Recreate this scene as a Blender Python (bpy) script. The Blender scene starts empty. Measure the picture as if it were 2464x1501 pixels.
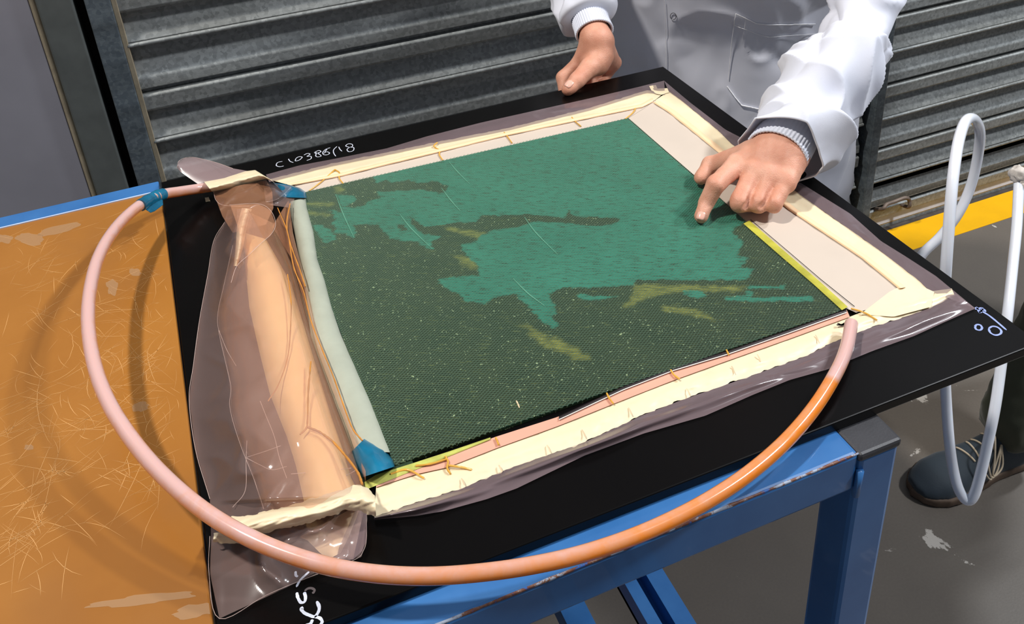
import bpy, math, random
import numpy as np
from mathutils import Vector, Matrix, noise
from mathutils.bvhtree import BVHTree
random.seed(7); RNG = np.random.default_rng(11)
scene = bpy.context.scene
COL = scene.collection

# ------------------------------------------------------------------ camera
R = np.array([[0.9221, 0.3834, 0.0525], [-0.2246, 0.4197, 0.8794], [0.3151, -0.8227, 0.4731]])
U_, _, V_ = np.linalg.svd(R); R = U_ @ V_
FX, CX, CY, CAMZ = 2271.857, 1287.818, 318.716, 1.52
cam = bpy.data.cameras.new('camera'); camo = bpy.data.objects.new('camera', cam); COL.objects.link(camo)
rt, dn, fw = [np.array([r[0], -r[1], -r[2]]) for r in R]
M = Matrix.Identity(4)
for i in range(3):
    M[i][0], M[i][1], M[i][2] = rt[i], -dn[i], -fw[i]
M[2][3] = CAMZ
camo.matrix_world = M
cam.sensor_width = 36; cam.lens = FX/2464*36
cam.shift_x = (1232-CX)/2464; cam.shift_y = (CY-750.5)/2464
cam.clip_start = .02
scene.camera = camo

# ------------------------------------------------------------------ light
def world():
    w = bpy.data.worlds.new('workshop'); scene.world = w; w.use_nodes = True
    b = w.node_tree.nodes['Background']; b.inputs[0].default_value = (.80, .88, 1, 1); b.inputs[1].default_value = .19
world()
def lamp(loc, target, size, power, col):
    l = bpy.data.lights.new('ceiling_lamp', 'AREA'); l.shape = 'DISK'; l.size = size; l.energy = power; l.color = col
    o = bpy.data.objects.new('ceiling_lamp', l); COL.objects.link(o); o.location = loc
    o.rotation_euler = (Vector(target)-Vector(loc)).to_track_quat('-Z', 'Y').to_euler()
lamp((-1.75, 1.05, 5.4), (.3, .8, .9), .30, 218, (1, .95, .88))
lamp((4.9, .8, 5.4), (.6, .8, .9), .34, 200, (.90, .95, 1))
lamp((3.4, -.7, 4.8), (1.8, 1.4, .5), .5, 150, (.95, .97, 1))
scene.view_settings.view_transform = 'Standard'; scene.view_settings.look = 'None'
scene.view_settings.exposure = 0.0; scene.view_settings.gamma = 1

# ------------------------------------------------------------------ helpers
def S(r, g, b):
    f = lambda c: ((c/255+.055)/1.055)**2.4 if c > 10 else c/255/12.92
    return (f(r), f(g), f(b), 1)
def ray(x, y):
    d = np.array([(x-CX)/FX, (y-CY)/FX, 1.0]); r = R.T @ d
    return np.array([r[0], -r[1], -r[2]])
CAM = np.array([0, 0, CAMZ])
def atZ(x, y, z):
    r = ray(x, y); return CAM + r*(z-CAMZ)/r[2]
def atY(x, y, Y):
    r = ray(x, y); return CAM + r*Y/r[1]
def atD(x, y, d):
    return CAM + ray(x, y)*d
def tag(o, label=None, cat=None, group=None, kind=None):
    if label: o['label'] = label
    if cat: o['category'] = cat
    if group: o['group'] = group
    if kind: o['kind'] = kind
    return o
def empty(name, loc, **k):
    o = bpy.data.objects.new(name, None); COL.objects.link(o); o.location = loc; o.empty_display_size = .05
    bpy.context.view_layer.update()
    return tag(o, **k)
def mesh(name, v, f, mat, parent=None, smooth=True, sharp=None, **k):
    me = bpy.data.meshes.new(name); v = np.asarray(v, float)
    off = np.array(parent_off(parent))
    me.from_pydata((v-off).tolist(), [], f if isinstance(f, list) else f.tolist())
    me.materials.append(mat)
    if smooth:
        me.polygons.foreach_set('use_smooth', [True]*len(me.polygons))
        if sharp is not None:
            me.set_sharp_from_angle(angle=math.radians(sharp))
    me.update()
    o = bpy.data.objects.new(name, me); COL.objects.link(o)
    if parent is not None: o.parent = parent
    return tag(o, **k)
def parent_off(p):
    t = Vector((0, 0, 0))
    while p is not None:
        t += p.location; p = p.parent
    return t
def boxvf(a, b):
    x0, y0, z0 = a; x1, y1, z1 = b
    v = [(x0,y0,z0),(x1,y0,z0),(x1,y1,z0),(x0,y1,z0),(x0,y0,z1),(x1,y0,z1),(x1,y1,z1),(x0,y1,z1)]
    f = [(0,3,2,1),(4,5,6,7),(0,1,5,4),(1,2,6,5),(2,3,7,6),(3,0,4,7)]
    return v, f
def merge(parts):
    V, F = [], []
    for v, f in parts:
        n = len(V); V += [tuple(p) for p in v]; F += [tuple(i+n for i in q) for q in f]
    return V, F
def box(name, a, b, mat, parent=None, bev=.002, **k):
    v, f = boxvf(a, b)
    o = mesh(name, v, f, mat, parent, smooth=False, **k)
    if bev:
        m = o.modifiers.new('bevel', 'BEVEL'); m.width = bev; m.segments = 2
        m.harden_normals = False
    return o
def catmull(P, n, closed=False):
    P = np.asarray(P, float)
    Q = np.vstack([2*P[0]-P[1], P, 2*P[-1]-P[-2]])
    out = []
    for i in range(1, len(Q)-2):
        for t in np.linspace(0, 1, n, endpoint=False):
            a, b, c, d = Q[i-1], Q[i], Q[i+1], Q[i+2]
            out.append(.5*((2*b)+(-a+c)*t+(2*a-5*b+4*c-d)*t*t+(-a+3*b-3*c+d)*t**3))
    out.append(P[-1]); return np.array(out)
def resample(P, n):
    P = np.asarray(P, float); d = np.r_[0, np.cumsum(np.linalg.norm(np.diff(P, axis=0), axis=1))]
    t = np.linspace(0, d[-1], n)
    return np.stack([np.interp(t, d, P[:, k]) for k in range(P.shape[1])], 1)
def tubevf(P, r, ns=12, caps=True, flat=1.0):
    P = np.asarray(P, float); n = len(P); T = np.gradient(P, axis=0); T /= np.linalg.norm(T, axis=1)[:, None]+1e-12
    up = np.array([0, 0, 1.]); 
    if abs(T[0] @ up) > .9: up = np.array([1., 0, 0])
    N = np.cross(T[0], up); N /= np.linalg.norm(N); V = []
    rr = r if hasattr(r, '__len__') else [r]*n
    for i in range(n):
        N = N - T[i]*(N @ T[i]); N /= np.linalg.norm(N); B = np.cross(T[i], N)
        for k in range(ns):
            a = 2*math.pi*k/ns
            V.append(P[i]+rr[i]*(math.cos(a)*N+flat*math.sin(a)*B))
    F = [(i*ns+k, i*ns+(k+1) % ns, (i+1)*ns+(k+1) % ns, (i+1)*ns+k) for i in range(n-1) for k in range(ns)]
    if caps:
        F.append(tuple(range(ns))[::-1]); F.append(tuple((n-1)*ns+k for k in range(ns)))
    return V, F
def tube(name, P, r, mat, parent=None, ns=12, flat=1.0, **k):
    v, f = tubevf(P, r, ns, flat=flat); return mesh(name, v, f, mat, parent, sharp=60, **k)
def fbm(x, y, z=0., o=3):
    return noise.fractal(Vector((x, y, z)), 1.0, 2.0, o)

# node material builder
def newmat(name):
    m = bpy.data.materials.new(name); m.use_nodes = True
    nt = m.node_tree; return m, nt, nt.nodes['Principled BSDF']
def N_(nt, t, **k):
    n = nt.nodes.new(t)
    for a, b in k.items():
        if a in n.inputs.keys() if hasattr(n.inputs, 'keys') else False: n.inputs[a].default_value = b
        else: setattr(n, a, b)
    return n
def coords(nt, scale=(1, 1, 1), rot=(0, 0, 0), kind='Object'):
    tc = nt.nodes.new('ShaderNodeTexCoord'); mp = nt.nodes.new('ShaderNodeMapping')
    mp.inputs['Scale'].default_value = scale; mp.inputs['Rotation'].default_value = rot
    nt.links.new(tc.outputs[kind], mp.inputs[0]); return mp.outputs[0]
def noi(nt, vec, scale, detail=4, rough=.55, dist=0.):
    n = nt.nodes.new('ShaderNodeTexNoise'); n.inputs['Scale'].default_value = scale; n.inputs['Detail'].default_value = detail
    n.inputs['Roughness'].default_value = rough; n.inputs['Distortion'].default_value = dist
    if vec is not None: nt.links.new(vec, n.inputs['Vector'])
    return n.outputs['Fac']
def ramp(nt, fac, stops):
    r = nt.nodes.new('ShaderNodeValToRGB'); e = r.color_ramp.elements
    while len(e) < len(stops): e.new(.5)
    for el, (p, c) in zip(e, stops):
        el.position = p; el.color = c if hasattr(c, '__len__') else (c, c, c, 1)
    nt.links.new(fac, r.inputs[0]); return r.outputs[0]
def mixc(nt, fac, a, b, mode='MIX'):
    m = nt.nodes.new('ShaderNodeMix'); m.data_type = 'RGBA'; m.blend_type = mode
    for sock, val in ((m.inputs[0], fac), (m.inputs[6], a), (m.inputs[7], b)):
        if hasattr(val, 'links') or isinstance(val, bpy.types.NodeSocket): nt.links.new(val, sock)
        else: sock.default_value = val
    return m.outputs[2]
def math_(nt, op, a, b=0.):
    m = nt.nodes.new('ShaderNodeMath'); m.operation = op
    for s, v in ((m.inputs[0], a), (m.inputs[1], b)):
        if isinstance(v, bpy.types.NodeSocket): nt.links.new(v, s)
        else: s.default_value = v
    return m.outputs[0]
def bump(nt, bs, h, strength=.3, dist=.001):
    b = nt.nodes.new('ShaderNodeBump'); b.inputs['Strength'].default_value = strength; b.inputs['Distance'].default_value = dist
    nt.links.new(h, b.inputs['Height']); nt.links.new(b.outputs[0], bs.inputs['Normal'])
def simple(name, c, rough=.5, metal=0., spec=.5, var=.12, vs=30, bmp=0., bs_=200, coat=0., sss=0.):
    m, nt, p = newmat(name); v = coords(nt)
    f = noi(nt, v, vs)
    lo = tuple(max(0, x*(1-var)) for x in c[:3])+(1,); hi = tuple(min(1, x*(1+var)) for x in c[:3])+(1,)
    nt.links.new(ramp(nt, f, [(.3, lo), (.7, hi)]), p.inputs['Base Color'])
    p.inputs['Roughness'].default_value = rough; p.inputs['Metallic'].default_value = metal
    p.inputs['Specular IOR Level'].default_value = spec; p.inputs['Coat Weight'].default_value = coat
    p.inputs['Subsurface Weight'].default_value = sss
    if sss: p.inputs['Subsurface Radius'].default_value = (.006, .003, .002); p.inputs['Subsurface Scale'].default_value = 1
    if bmp: bump(nt, p, noi(nt, v, bs_), bmp)
    return m

# ------------------------------------------------------------------ materials
def m_floor():
    m, nt, p = newmat('painted_concrete'); v = coords(nt)
    base = ramp(nt, noi(nt, v, 1.6, 6), [(.3, S(100, 93, 86)), (.7, S(118, 110, 101))])
    fine = noi(nt, v, 220, 3); base = mixc(nt, math_(nt, 'MULTIPLY', fine, .35), base, S(62, 60, 57))
    chip = ramp(nt, noi(nt, v, 9, 6, .62, .4), [(.635, 0), (.65, 1)])
    base = mixc(nt, chip, base, S(190, 184, 176))
    sc = coords(nt, (3, 60, 1), (0, 0, .6)); l = ramp(nt, noi(nt, sc, 3, 2), [(.76, 0), (.78, 1)])
    base = mixc(nt, math_(nt, 'MULTIPLY', l, .5), base, S(170, 165, 158))
    nt.links.new(base, p.inputs['Base Color']); p.inputs['Roughness'].default_value = .42
    bump(nt, p, noi(nt, v, 300, 2), .1); return m
def m_galv(name, a, b, c):
    m, nt, p = newmat(name); v = coords(nt)
    vo = nt.nodes.new('ShaderNodeTexVoronoi'); vo.inputs['Scale'].default_value = 160; nt.links.new(v, vo.inputs['Vector'])
    sp = ramp(nt, vo.outputs['Color'], [(.2, a), (.8, b)])
    st = ramp(nt, noi(nt, coords(nt, (.6, 1, 8)), 4, 5), [(.35, c), (.65, (1, 1, 1, 1))])
    nt.links.new(mixc(nt, .6, sp, st, 'MULTIPLY'), p.inputs['Base Color'])
    p.inputs['Metallic'].default_value = .2; p.inputs['Roughness'].default_value = .5
    bump(nt, p, noi(nt, v, 400, 2), .15); return m
def m_board():
    m, nt, p = newmat('scratched_phenolic_board'); v = coords(nt)
    base = ramp(nt, noi(nt, v, 5, 5), [(.3, S(142, 90, 30)), (.7, S(162, 108, 44))])
    base = mixc(nt, math_(nt, 'MULTIPLY', noi(nt, v, 500, 2), .35), base, S(150, 92, 28))
    # broad stained blotches and pale glue smears
    base = mixc(nt, math_(nt, 'MULTIPLY', ramp(nt, noi(nt, v, 6, 3, .5, .5), [(.55, 0), (.7, 1)]), .35), base, S(132, 88, 46))
    base = mixc(nt, math_(nt, 'MULTIPLY', ramp(nt, noi(nt, coords(nt, (1, 2.2, 1), (0, 0, .15)), 9, 6, .6, .3), [(.70, 0), (.73, 1)]), .55), base, S(186, 148, 98))
    nt.links.new(base, p.inputs['Base Color']); p.inputs['Roughness'].default_value = .34; p.inputs['Coat Weight'].default_value = .15
    return m
def m_film(name, c, alpha, rough=.16, tint=(1, 1, 1)):
    m, nt, p = newmat(name)
    p.inputs['Base Color'].default_value = c; p.inputs['Roughness'].default_value = rough
    p.inputs['Specular IOR Level'].default_value = .6
    tr = nt.nodes.new('ShaderNodeBsdfTransparent'); tr.inputs[0].default_value = (*tint, 1)
    gl = nt.nodes.new('ShaderNodeBsdfGlossy'); gl.inputs['Roughness'].default_value = rough
    mx = nt.nodes.new('ShaderNodeMixShader'); mx.inputs[0].default_value = alpha
    nt.links.new(tr.outputs[0], mx.inputs[1]); nt.links.new(p.outputs[0], mx.inputs[2])
    m2 = nt.nodes.new('ShaderNodeMixShader'); fr = nt.nodes.new('ShaderNodeLayerWeight'); fr.inputs[0].default_value = .5
    nt.links.new(math_(nt, 'ADD', math_(nt, 'MULTIPLY', math_(nt, 'POWER', fr.outputs['Facing'], 5.0), .6), .035), m2.inputs[0]); nt.links.new(mx.outputs[0], m2.inputs[1]); nt.links.new(gl.outputs[0], m2.inputs[2])
    nt.links.new(m2.outputs[0], nt.nodes['Material Output'].inputs[0])
    b = nt.nodes.new('ShaderNodeBump'); b.inputs['Strength'].default_value = .12; b.inputs['Distance'].default_value = .002
    nt.links.new(noi(nt, coords(nt), 14, 2), b.inputs['Height'])
    nt.links.new(b.outputs[0], p.inputs['Normal']); nt.links.new(b.outputs[0], gl.inputs['Normal'])
    return m
def m_blue():
    m, nt, p = newmat('blue_paint'); v = coords(nt)
    base = ramp(nt, noi(nt, v, 14, 5), [(.3, S(40, 94, 152)), (.7, S(56, 110, 168))])
    base = mixc(nt, ramp(nt, noi(nt, v, 26, 6, .7), [(.735, 0), (.75, 1)]), base, S(120, 130, 145))
    nt.links.new(base, p.inputs['Base Color']); p.inputs['Roughness'].default_value = .38; p.inputs['Coat Weight'].default_value = .2
    return m
def m_worn():
    m, nt, p = newmat('chipped_edge'); v = coords(nt)
    f = noi(nt, v, 60, 5, .7)
    nt.links.new(ramp(nt, f, [(.38, S(40, 92, 165)), (.42, S(96, 52, 42)), (.52, S(120, 84, 66)), (.56, S(150, 160, 178))]), p.inputs['Base Color'])
    p.inputs['Roughness'].default_value = .5; return m
def m_laminate():
    m, nt, p = newmat('green_laminate_ply')
    at = nt.nodes.new('ShaderNodeAttribute'); at.attribute_name = 'wet'; at.attribute_type = 'GEOMETRY'
    wet = at.outputs['Fac']; v = coords(nt)
    st = coords(nt, (1, 1, 1), (0, 0, math.radians(29))); 
    mp = nt.nodes.new('ShaderNodeMapping'); mp.inputs['Scale'].default_value = (70, 700, 1); nt.links.new(st, mp.inputs[0])
    streak = noi(nt, mp.outputs[0], 1, 3, .6)
    dark = ramp(nt, noi(nt, v, 22, 5), [(.3, S(22, 36, 20)), (.7, S(36, 45, 25))])
    dark = mixc(nt, ramp(nt, streak, [(.60, 0), (.68, .55)]), dark, S(112, 118, 62))
    dark = mixc(nt, ramp(nt, noi(nt, v, 420, 1), [(.70, 0), (.74, .8)]), dark, S(170, 185, 140))
    teal = ramp(nt, noi(nt, v, 9, 4), [(.3, S(28, 104, 86)), (.7, S(42, 122, 102))])
    teal = mixc(nt, ramp(nt, streak, [(.39, .8), (.47, 0)]), teal, S(26, 50, 36))
    ao = nt.nodes.new('ShaderNodeAttribute'); ao.attribute_name = 'olive'
    dark = mixc(nt, math_(nt, 'MULTIPLY', ao.outputs['Fac'], ramp(nt, streak, [(.42, .25), (.56, 1)])), dark, S(118, 118, 52))
    nt.links.new(mixc(nt, wet, dark, teal), p.inputs['Base Color']); p.inputs['Roughness'].default_value = .4
    return m
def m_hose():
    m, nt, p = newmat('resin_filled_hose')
    at = nt.nodes.new('ShaderNodeAttribute'); at.attribute_name = 'fill_sheen'; f = at.outputs['Fac']
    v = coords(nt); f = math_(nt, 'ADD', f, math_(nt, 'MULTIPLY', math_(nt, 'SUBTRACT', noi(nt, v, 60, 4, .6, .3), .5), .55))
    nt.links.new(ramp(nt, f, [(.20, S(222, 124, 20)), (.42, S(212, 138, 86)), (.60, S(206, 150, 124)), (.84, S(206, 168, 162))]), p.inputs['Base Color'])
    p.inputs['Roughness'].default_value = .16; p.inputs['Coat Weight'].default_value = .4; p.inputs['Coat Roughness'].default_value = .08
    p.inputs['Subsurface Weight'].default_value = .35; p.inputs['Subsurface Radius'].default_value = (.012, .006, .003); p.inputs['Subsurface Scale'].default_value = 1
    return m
def m_skin():
    m, nt, p = newmat('skin'); v = coords(nt)
    base = ramp(nt, noi(nt, v, 38, 4), [(.3, S(204, 142, 116)), (.55, S(218, 160, 134)), (.75, S(224, 172, 148))])
    base = mixc(nt, math_(nt, 'MULTIPLY', noi(nt, v, 260, 3), .22), base, S(192, 116, 92))
    nt.links.new(base, p.inputs['Base Color']); p.inputs['Roughness'].default_value = .56
    p.inputs['Subsurface Weight'].default_value = .22; p.inputs['Subsurface Radius'].default_value = (.008, .003, .0015); p.inputs['Subsurface Scale'].default_value = 1
    vo = nt.nodes.new('ShaderNodeTexVoronoi'); vo.inputs['Scale'].default_value = 700; nt.links.new(v, vo.inputs['Vector'])
    h = math_(nt, 'ADD', math_(nt, 'MULTIPLY', noi(nt, coords(nt, (1, 1, 1)), 150, 4, .6), 1.5), vo.outputs['Distance'])
    bump(nt, p, h, .3, .0006); return m
def m_cloth(name, c, weave=1400, sh=.3):
    m, nt, p = newmat(name); v = coords(nt)
    nt.links.new(ramp(nt, noi(nt, v, 12, 4), [(.3, tuple(x*.94 for x in c[:3])+(1,)), (.7, c)]), p.inputs['Base Color'])
    p.inputs['Roughness'].default_value = .75; p.inputs['Sheen Weight'].default_value = .15
    bump(nt, p, noi(nt, v, weave, 2), sh, .0004); return m

FLOOR = m_floor()
GALV = m_galv('galvanised_steel', S(132, 136, 136), S(158, 162, 162), S(190, 186, 178))
POST = m_galv('painted_steel_post', S(86, 96, 104), S(106, 116, 122), S(150, 150, 150))
PANEL = simple('grey_wall_panel', S(140, 138, 146), .55, var=.08, vs=6)
TAN = simple('weathered_tan_guide', S(150, 138, 116), .7, var=.2, vs=40)
DARK = simple('dark_gap', S(30, 24, 22), .8)
CONC = simple('dirty_white_kerb', S(222, 222, 226), .8, var=.2, vs=14, bmp=.3)
KYEL = simple('faded_yellow_kerb', S(200, 168, 96), .7, var=.15, vs=20)
YEL = simple('yellow_floor_paint', S(230, 172, 8), .38, var=.07, vs=10)
BLKP = simple('black_floor_paint', S(70, 64, 60), .5, var=.3, vs=30)
RUST = simple('rusty_rod', S(110, 96, 86), .6, .3, var=.3, vs=60)
BOARD = m_board(); BLUE = m_blue(); WORN = m_worn()
BLACKCAP = simple('black_plastic', S(48, 48, 52), .5, bmp=.15, bs_=500)
PLATE = simple('black_plate', S(7, 6, 6), .26, spec=.16, var=.2, vs=8)
CHALK = simple('white_marker', S(205, 210, 225), .6, var=.1, vs=300)
CHALKB = simple('blue_white_marker', S(140, 155, 205), .6, var=.15, vs=300)
CREAM = simple('sealant_tape', S(230, 213, 178), .42, var=.05, vs=18, bmp=.2, bs_=60, sss=.1)
PEACH = simple('sealant_ridge', S(250, 214, 172), .35, var=.05, vs=18, bmp=.2, bs_=60, sss=.1)
GREIGE = simple('greige_peel_ply', S(198, 184, 170), .5, var=.03, vs=10)
PINK = simple('pink_tape', S(214, 158, 136), .45, var=.05, vs=18)
OLIVE = simple('yellow_green_edge', S(176, 170, 60), .5, var=.2, vs=60)
LAM = m_laminate()
MESHM = m_film('flow_mesh_strand', S(134, 168, 138), .30, .3)
FILM = m_film('mauve_bag_film', S(142, 122, 126), .50, .16)
FILMC = m_film('clear_bag_film', S(206, 174, 166), .20, .17)
FILMO = m_film('peach_bag_film', S(238, 170, 128), .24, .16)
FILMT = m_film('mauve_film_tongue', S(150, 128, 128), .72, .3)
ROLL = simple('peach_roll', S(255, 208, 140), .5, var=.05, vs=10, sss=.15)
AMBER = simple('cured_amber_resin', S(216, 164, 66), .2, var=.2, vs=40, coat=.4)
TUBEW = simple('spiral_tube_fleece', S(164, 168, 152), .5, var=.08, vs=24, bmp=.3, bs_=90)
AMBD = simple('amber_crease', S(190, 128, 56), .3, var=.2, vs=40)
BTAPE = simple('blue_tape', S(12, 100, 132), .3, var=.3, vs=40, coat=.3)
HOSE = m_hose()
WHOSE = simple('white_hose', S(236, 240, 250), .2, var=.03, coat=.5, sss=.1)
LOOM = simple('white_putty', S(200, 192, 184), .8, var=.15, vs=60, bmp=.5)
SKIN = m_skin(); NAIL = simple('fingernail', S(232, 178, 160), .22, var=.04, coat=.4)
COAT = m_cloth('white_lab_coat', S(226, 228, 240)); KNIT = m_cloth('white_knit', S(228, 232, 246), 500, .8)
COATS = simple('white_stitching', S(246, 246, 252), .7)
TROU = m_cloth('olive_trousers', S(70, 72, 54), 900, .5); TROU2 = m_cloth('dark_trousers', S(40, 42, 50), 900, .5)
SUEDE = m_cloth('navy_suede', S(36, 48, 58), 300, .6); SOLE = simple('brown_sole', S(92, 74, 60), .7, var=.2, vs=60)
LACE = simple('beige_lace', S(190, 174, 150), .8, bmp=.4, bs_=900)
HAIR = simple('dark_hair', S(50, 38, 30), .6, bmp=.8, bs_=200)

# ------------------------------------------------------------------ setting
WY = 1.69
v, f = boxvf((-3, -3, -.05), (6, WY+.3, 0)); mesh('floor', v, f, FLOOR, smooth=False, kind='structure')
v, f = boxvf((-3, WY+.09, 0), (6, WY+.3, 3.0)); mesh('wall_back', v, f, PANEL, smooth=False, kind='structure')
# painted strips on the floor in front of the kerb
ye = atZ(2300, 567, 0)[1]; 
box('trim_1', (.3, ye, -.002), (6, 1.655, .0012), YEL, bev=0, kind='structure', label='yellow painted safety band on the floor along the shutter')
box('trim_2', (.3, 1.655-.0, -.002), (6, 1.705, .0016), BLKP, bev=0, kind='structure', label='black painted strip between yellow band and kerb')
# kerb under the right shutter
kb = empty('trim_3', (2, 1.7, 0), kind='structure', label='dirty white kerb with faded yellow foot under the right shutter')
V = [(x, y, z) for x in (1.2, 5.5) for y, z in ((1.674, .012), (1.700, .0715), (1.80, .0715), (1.80, .012))]
mesh('kerb_top', V, [(0, 1, 5, 4), (1, 2, 6, 5), (2, 3, 7, 6), (3, 0, 4, 7), (3, 2, 1, 0), (4, 5, 6, 7)], CONC, kb, smooth=False)
box('kerb_foot', (1.2, 1.675, 0), (5.5, 1.79, .016), KYEL, kb, bev=.003)

PROF = [(.029, 0), (.031, -.003), (.030, -.007), (.008, -.010), (.008, -.038), (.020, -.062), (.024, -.068), (.025, -.0885), (.012, -.0905),
        (.012, -.097), (.025, -.0985), (.028, -.1015), (.027, -.128), (.022, -.133), (.005, -.136), (.005, -.148), (.026, -.1862)]
PITCH = .187
def shutter(name, x0, x1, ztop, nsl, label):
    e = empty(name, ((x0+x1)/2, WY, 0), kind='structure', label=label)
    base = None
    for k in range(nsl):
        z = ztop-k*PITCH
        if z-.186 < .06 and z < .1: break
        if base is None:
            V = []
            for X in (x0, x1):
                V += [(X, WY-o, z+dz) for o, dz in PROF]
                V += [(X, WY+.03, z-.1862), (X, WY+.03, z)]
            n = len(PROF)+2
            F = [(i, (i+1) % n, n+(i+1) % n, n+i) for i in range(n)] + [tuple(range(n))[::-1], tuple(range(n, 2*n))]
            base = mesh('slat', V, F, GALV, e, smooth=False)
            m = base.modifiers.new('bevel', 'BEVEL'); m.width = .0018; m.segments = 2; m.limit_method = 'ANGLE'; m.angle_limit = .5
        else:
            o = base.copy(); COL.objects.link(o); o.parent = e; o.location = (0, 0, -k*PITCH)
    return e
door1 = shutter('door_1', -.102, 1.53, .737+PITCH*8, 13, 'grey corrugated roller shutter behind the left hand')
door2 = shutter('door_2', 1.583, 4.6, .7355+PITCH*8, 12, 'grey corrugated roller shutter behind the white hose')
V = []
for X in (1.583, 4.6):
    V += [(X, WY-o, .1745+dz) for o, dz in PROF[:12]]+[(X, WY+.03, .073), (X, WY+.03, .1745)]
F = [(i, (i+1) % 14, 14+(i+1) % 14, 14+i) for i in range(14)]+[tuple(range(14))[::-1], tuple(range(14, 28))]
mesh('slat', V, F, GALV, door2, smooth=False)
# guide rails and posts
def post(a, b, mat, label, n):
    box(n, a, b, mat, None, bev=.003, kind='structure', label=label)
post((1.548, WY-.045, 0), (1.575, WY+.08, 2.6), POST, 'grey steel post between the two shutters', 'trim_4')
s = (WY-.035)/WY
g = empty('trim_5', (-.12, WY, 0), kind='structure', label='blue-grey guide rail with tan edge left of the shutter')
box('rail_face', (-.150*s, WY-.035, 0), (-.110*s, WY+.09, 2.6), POST, g, bev=.002)
box('rail_edge', (-.110*s, WY-.030, 0), (-.099, WY+.09, 2.6), TAN, g, bev=.001)
post((-.222*s, WY-.035, 0), (-.167*s, WY+.06, 2.6), simple('dark_green_grey_post', S(84, 88, 86), .6), 'dark green-grey channel left of the guide rail', 'trim_6')
post((-2.6, WY-.028, 0), (-.232*s, WY+.08, 2.6), PANEL, 'flat grey panel at the far left of the wall', 'trim_7')
post((-.232*s, WY-.030, 0), (-.222*s, WY+.08, 2.6), TAN, 'thin tan edge strip beside the flat grey panel', 'trim_8')
box('trim_9', (-.17, WY+.04, 0), (-.14, WY+.09, 2.6), DARK, None, bev=0, kind='structure', label='dark recess between the channel and guide rail')
# bent rod handle at the foot of the shutter
hp = [(2118, 523), (2122, 503), (2133, 492), (2155, 484), (2178, 476), (2188, 482), (2184, 498), (2176, 502)]
hz = [.030, .062, .078, .080, .080, .072, .045, .030]
P = np.array([atY(x, y, WY-.045) for x, y in hp]); P[0, 1] = P[-1, 1] = WY+.01
tag(tube('lifting_handle', catmull(P, 6), .0055, RUST, None, 10), 'rusty bent rod handle at the foot of the right shutter', 'handle')

# ------------------------------------------------------------------ blue test frame
FX0, FX1, FY0, FY1, FZ = -.072, .487, .437, 1.16, .889
fr = empty('steel_frame_table', (0, .8, 0), label='blue square-tube steel frame table under the black plate', cat='table')
LEGW = .043
rails = [((FX0+.04, FY0+.001, FZ-.044), (FX1-LEGW, FY0+.044, FZ)), ((FX0+.04, FY1-.044, FZ-.044), (FX1-LEGW, FY1, FZ)),
         ((FX1-LEGW+.001, FY0+LEGW, FZ-.044), (FX1-.001, FY1-LEGW, FZ)), ((FX0, FY0+LEGW, FZ-.044), (FX0+.042, FY1-LEGW, FZ))]
for a, b in rails: box('rail', a, b, BLUE, fr, bev=.004)
rz = random.Random(3)
for (lx, ly) in ((FX1-LEGW, FY0), (FX1-LEGW, FY1-LEGW), (FX0, FY0), (FX0, FY1-LEGW)):
    box('leg', (lx, ly, 0), (lx+LEGW, ly+LEGW, FZ-.006), BLUE, fr, bev=.005)
    box('end_cap', (lx-.001, ly-.001, FZ-.010), (lx+LEGW+.001, ly+LEGW+.001, FZ-.0005), BLACKCAP, fr, bev=.003, label='black plastic end cap')
# worn line along the outer upper edge of the near rail
x = np.linspace(FX0+.05, FX1-LEGW, 60)
v, f = tubevf([(a, FY0+.0028, FZ-.0018) for a in x], [.0014+.0009*fbm(a*40, 1) for a in x], 8)
mesh('worn_edge', v, f, WORN, fr, label='chipped rusty paint edge')
v, f = tubevf([(FX1-LEGW+.002, FY0-.0002, FZ-.02), (FX1-LEGW+.001, FY0-.0002, FZ-.05)], .0035, 8)
mesh('weld', v, f, BLUE, fr)
# lower channel bars running front to back
for n_, (qa, qb, w) in enumerate((((1515, 1350), (1590, 1501), .05), ((1355, 1432), (1385, 1501), .03))):
    a = atZ(*qa, .30); xx = a[0]
    if n_ == 0:
        parts = [boxvf((xx-.030, -.2, .28), (xx-.012, 1.15, .32)), boxvf((xx+.004, -.2, .28), (xx+.030, 1.15, .32)), boxvf((xx-.030, -.2, .28), (xx+.03, 1.15, .288))]
    else:
        parts = [boxvf((xx-.018, -.2, .28), (xx+.018, 1.15, .32))]
    v, f = merge(parts); mesh('lower_bar', v, f, BLUE, fr, smooth=False)
v, f = boxvf((FX0, 1.11, .26), (FX1, 1.15, .30)); mesh('lower_rail', v, f, BLUE, fr, smooth=False)

# ------------------------------------------------------------------ board table at the left
BZ = .905; BX = -.0785
bt = empty('workbench', (-.6, .7, 0), label='blue-edged workbench carrying the scratched orange board', cat='table')
y1 = atZ(385, 435, BZ)[1]
box('bench_frame', (-1.6, .30, .84), (BX-.001, y1, BZ-.011), BLUE, bt, bev=.003)
box('edge_rail', (-1.6, atZ(388, 459, BZ)[1]+.0006, BZ-.0112), (BX-.001, y1, BZ+.0005), BLUE, bt, bev=.0015, label='blue painted rail along the far edge')
for lx, ly in ((-1.58, .32), (-1.58, 1.08), (-.70, .32), (-.70, 1.08)):
    box('leg', (lx, ly, 0), (lx+.045, ly+.045, .84), BLUE, bt, bev=.004)
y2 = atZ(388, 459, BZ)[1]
box('edge_highlight', (-1.6, y2-.0016, BZ-.001), (BX-.001, y2+.0002, BZ+.0016), simple('pale_highlight_strip', S(190, 205, 235), .12), bt, bev=.0005, label='painted highlight along the blue rail')  # thin pale strip standing in for the highlight on the board's edge
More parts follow.
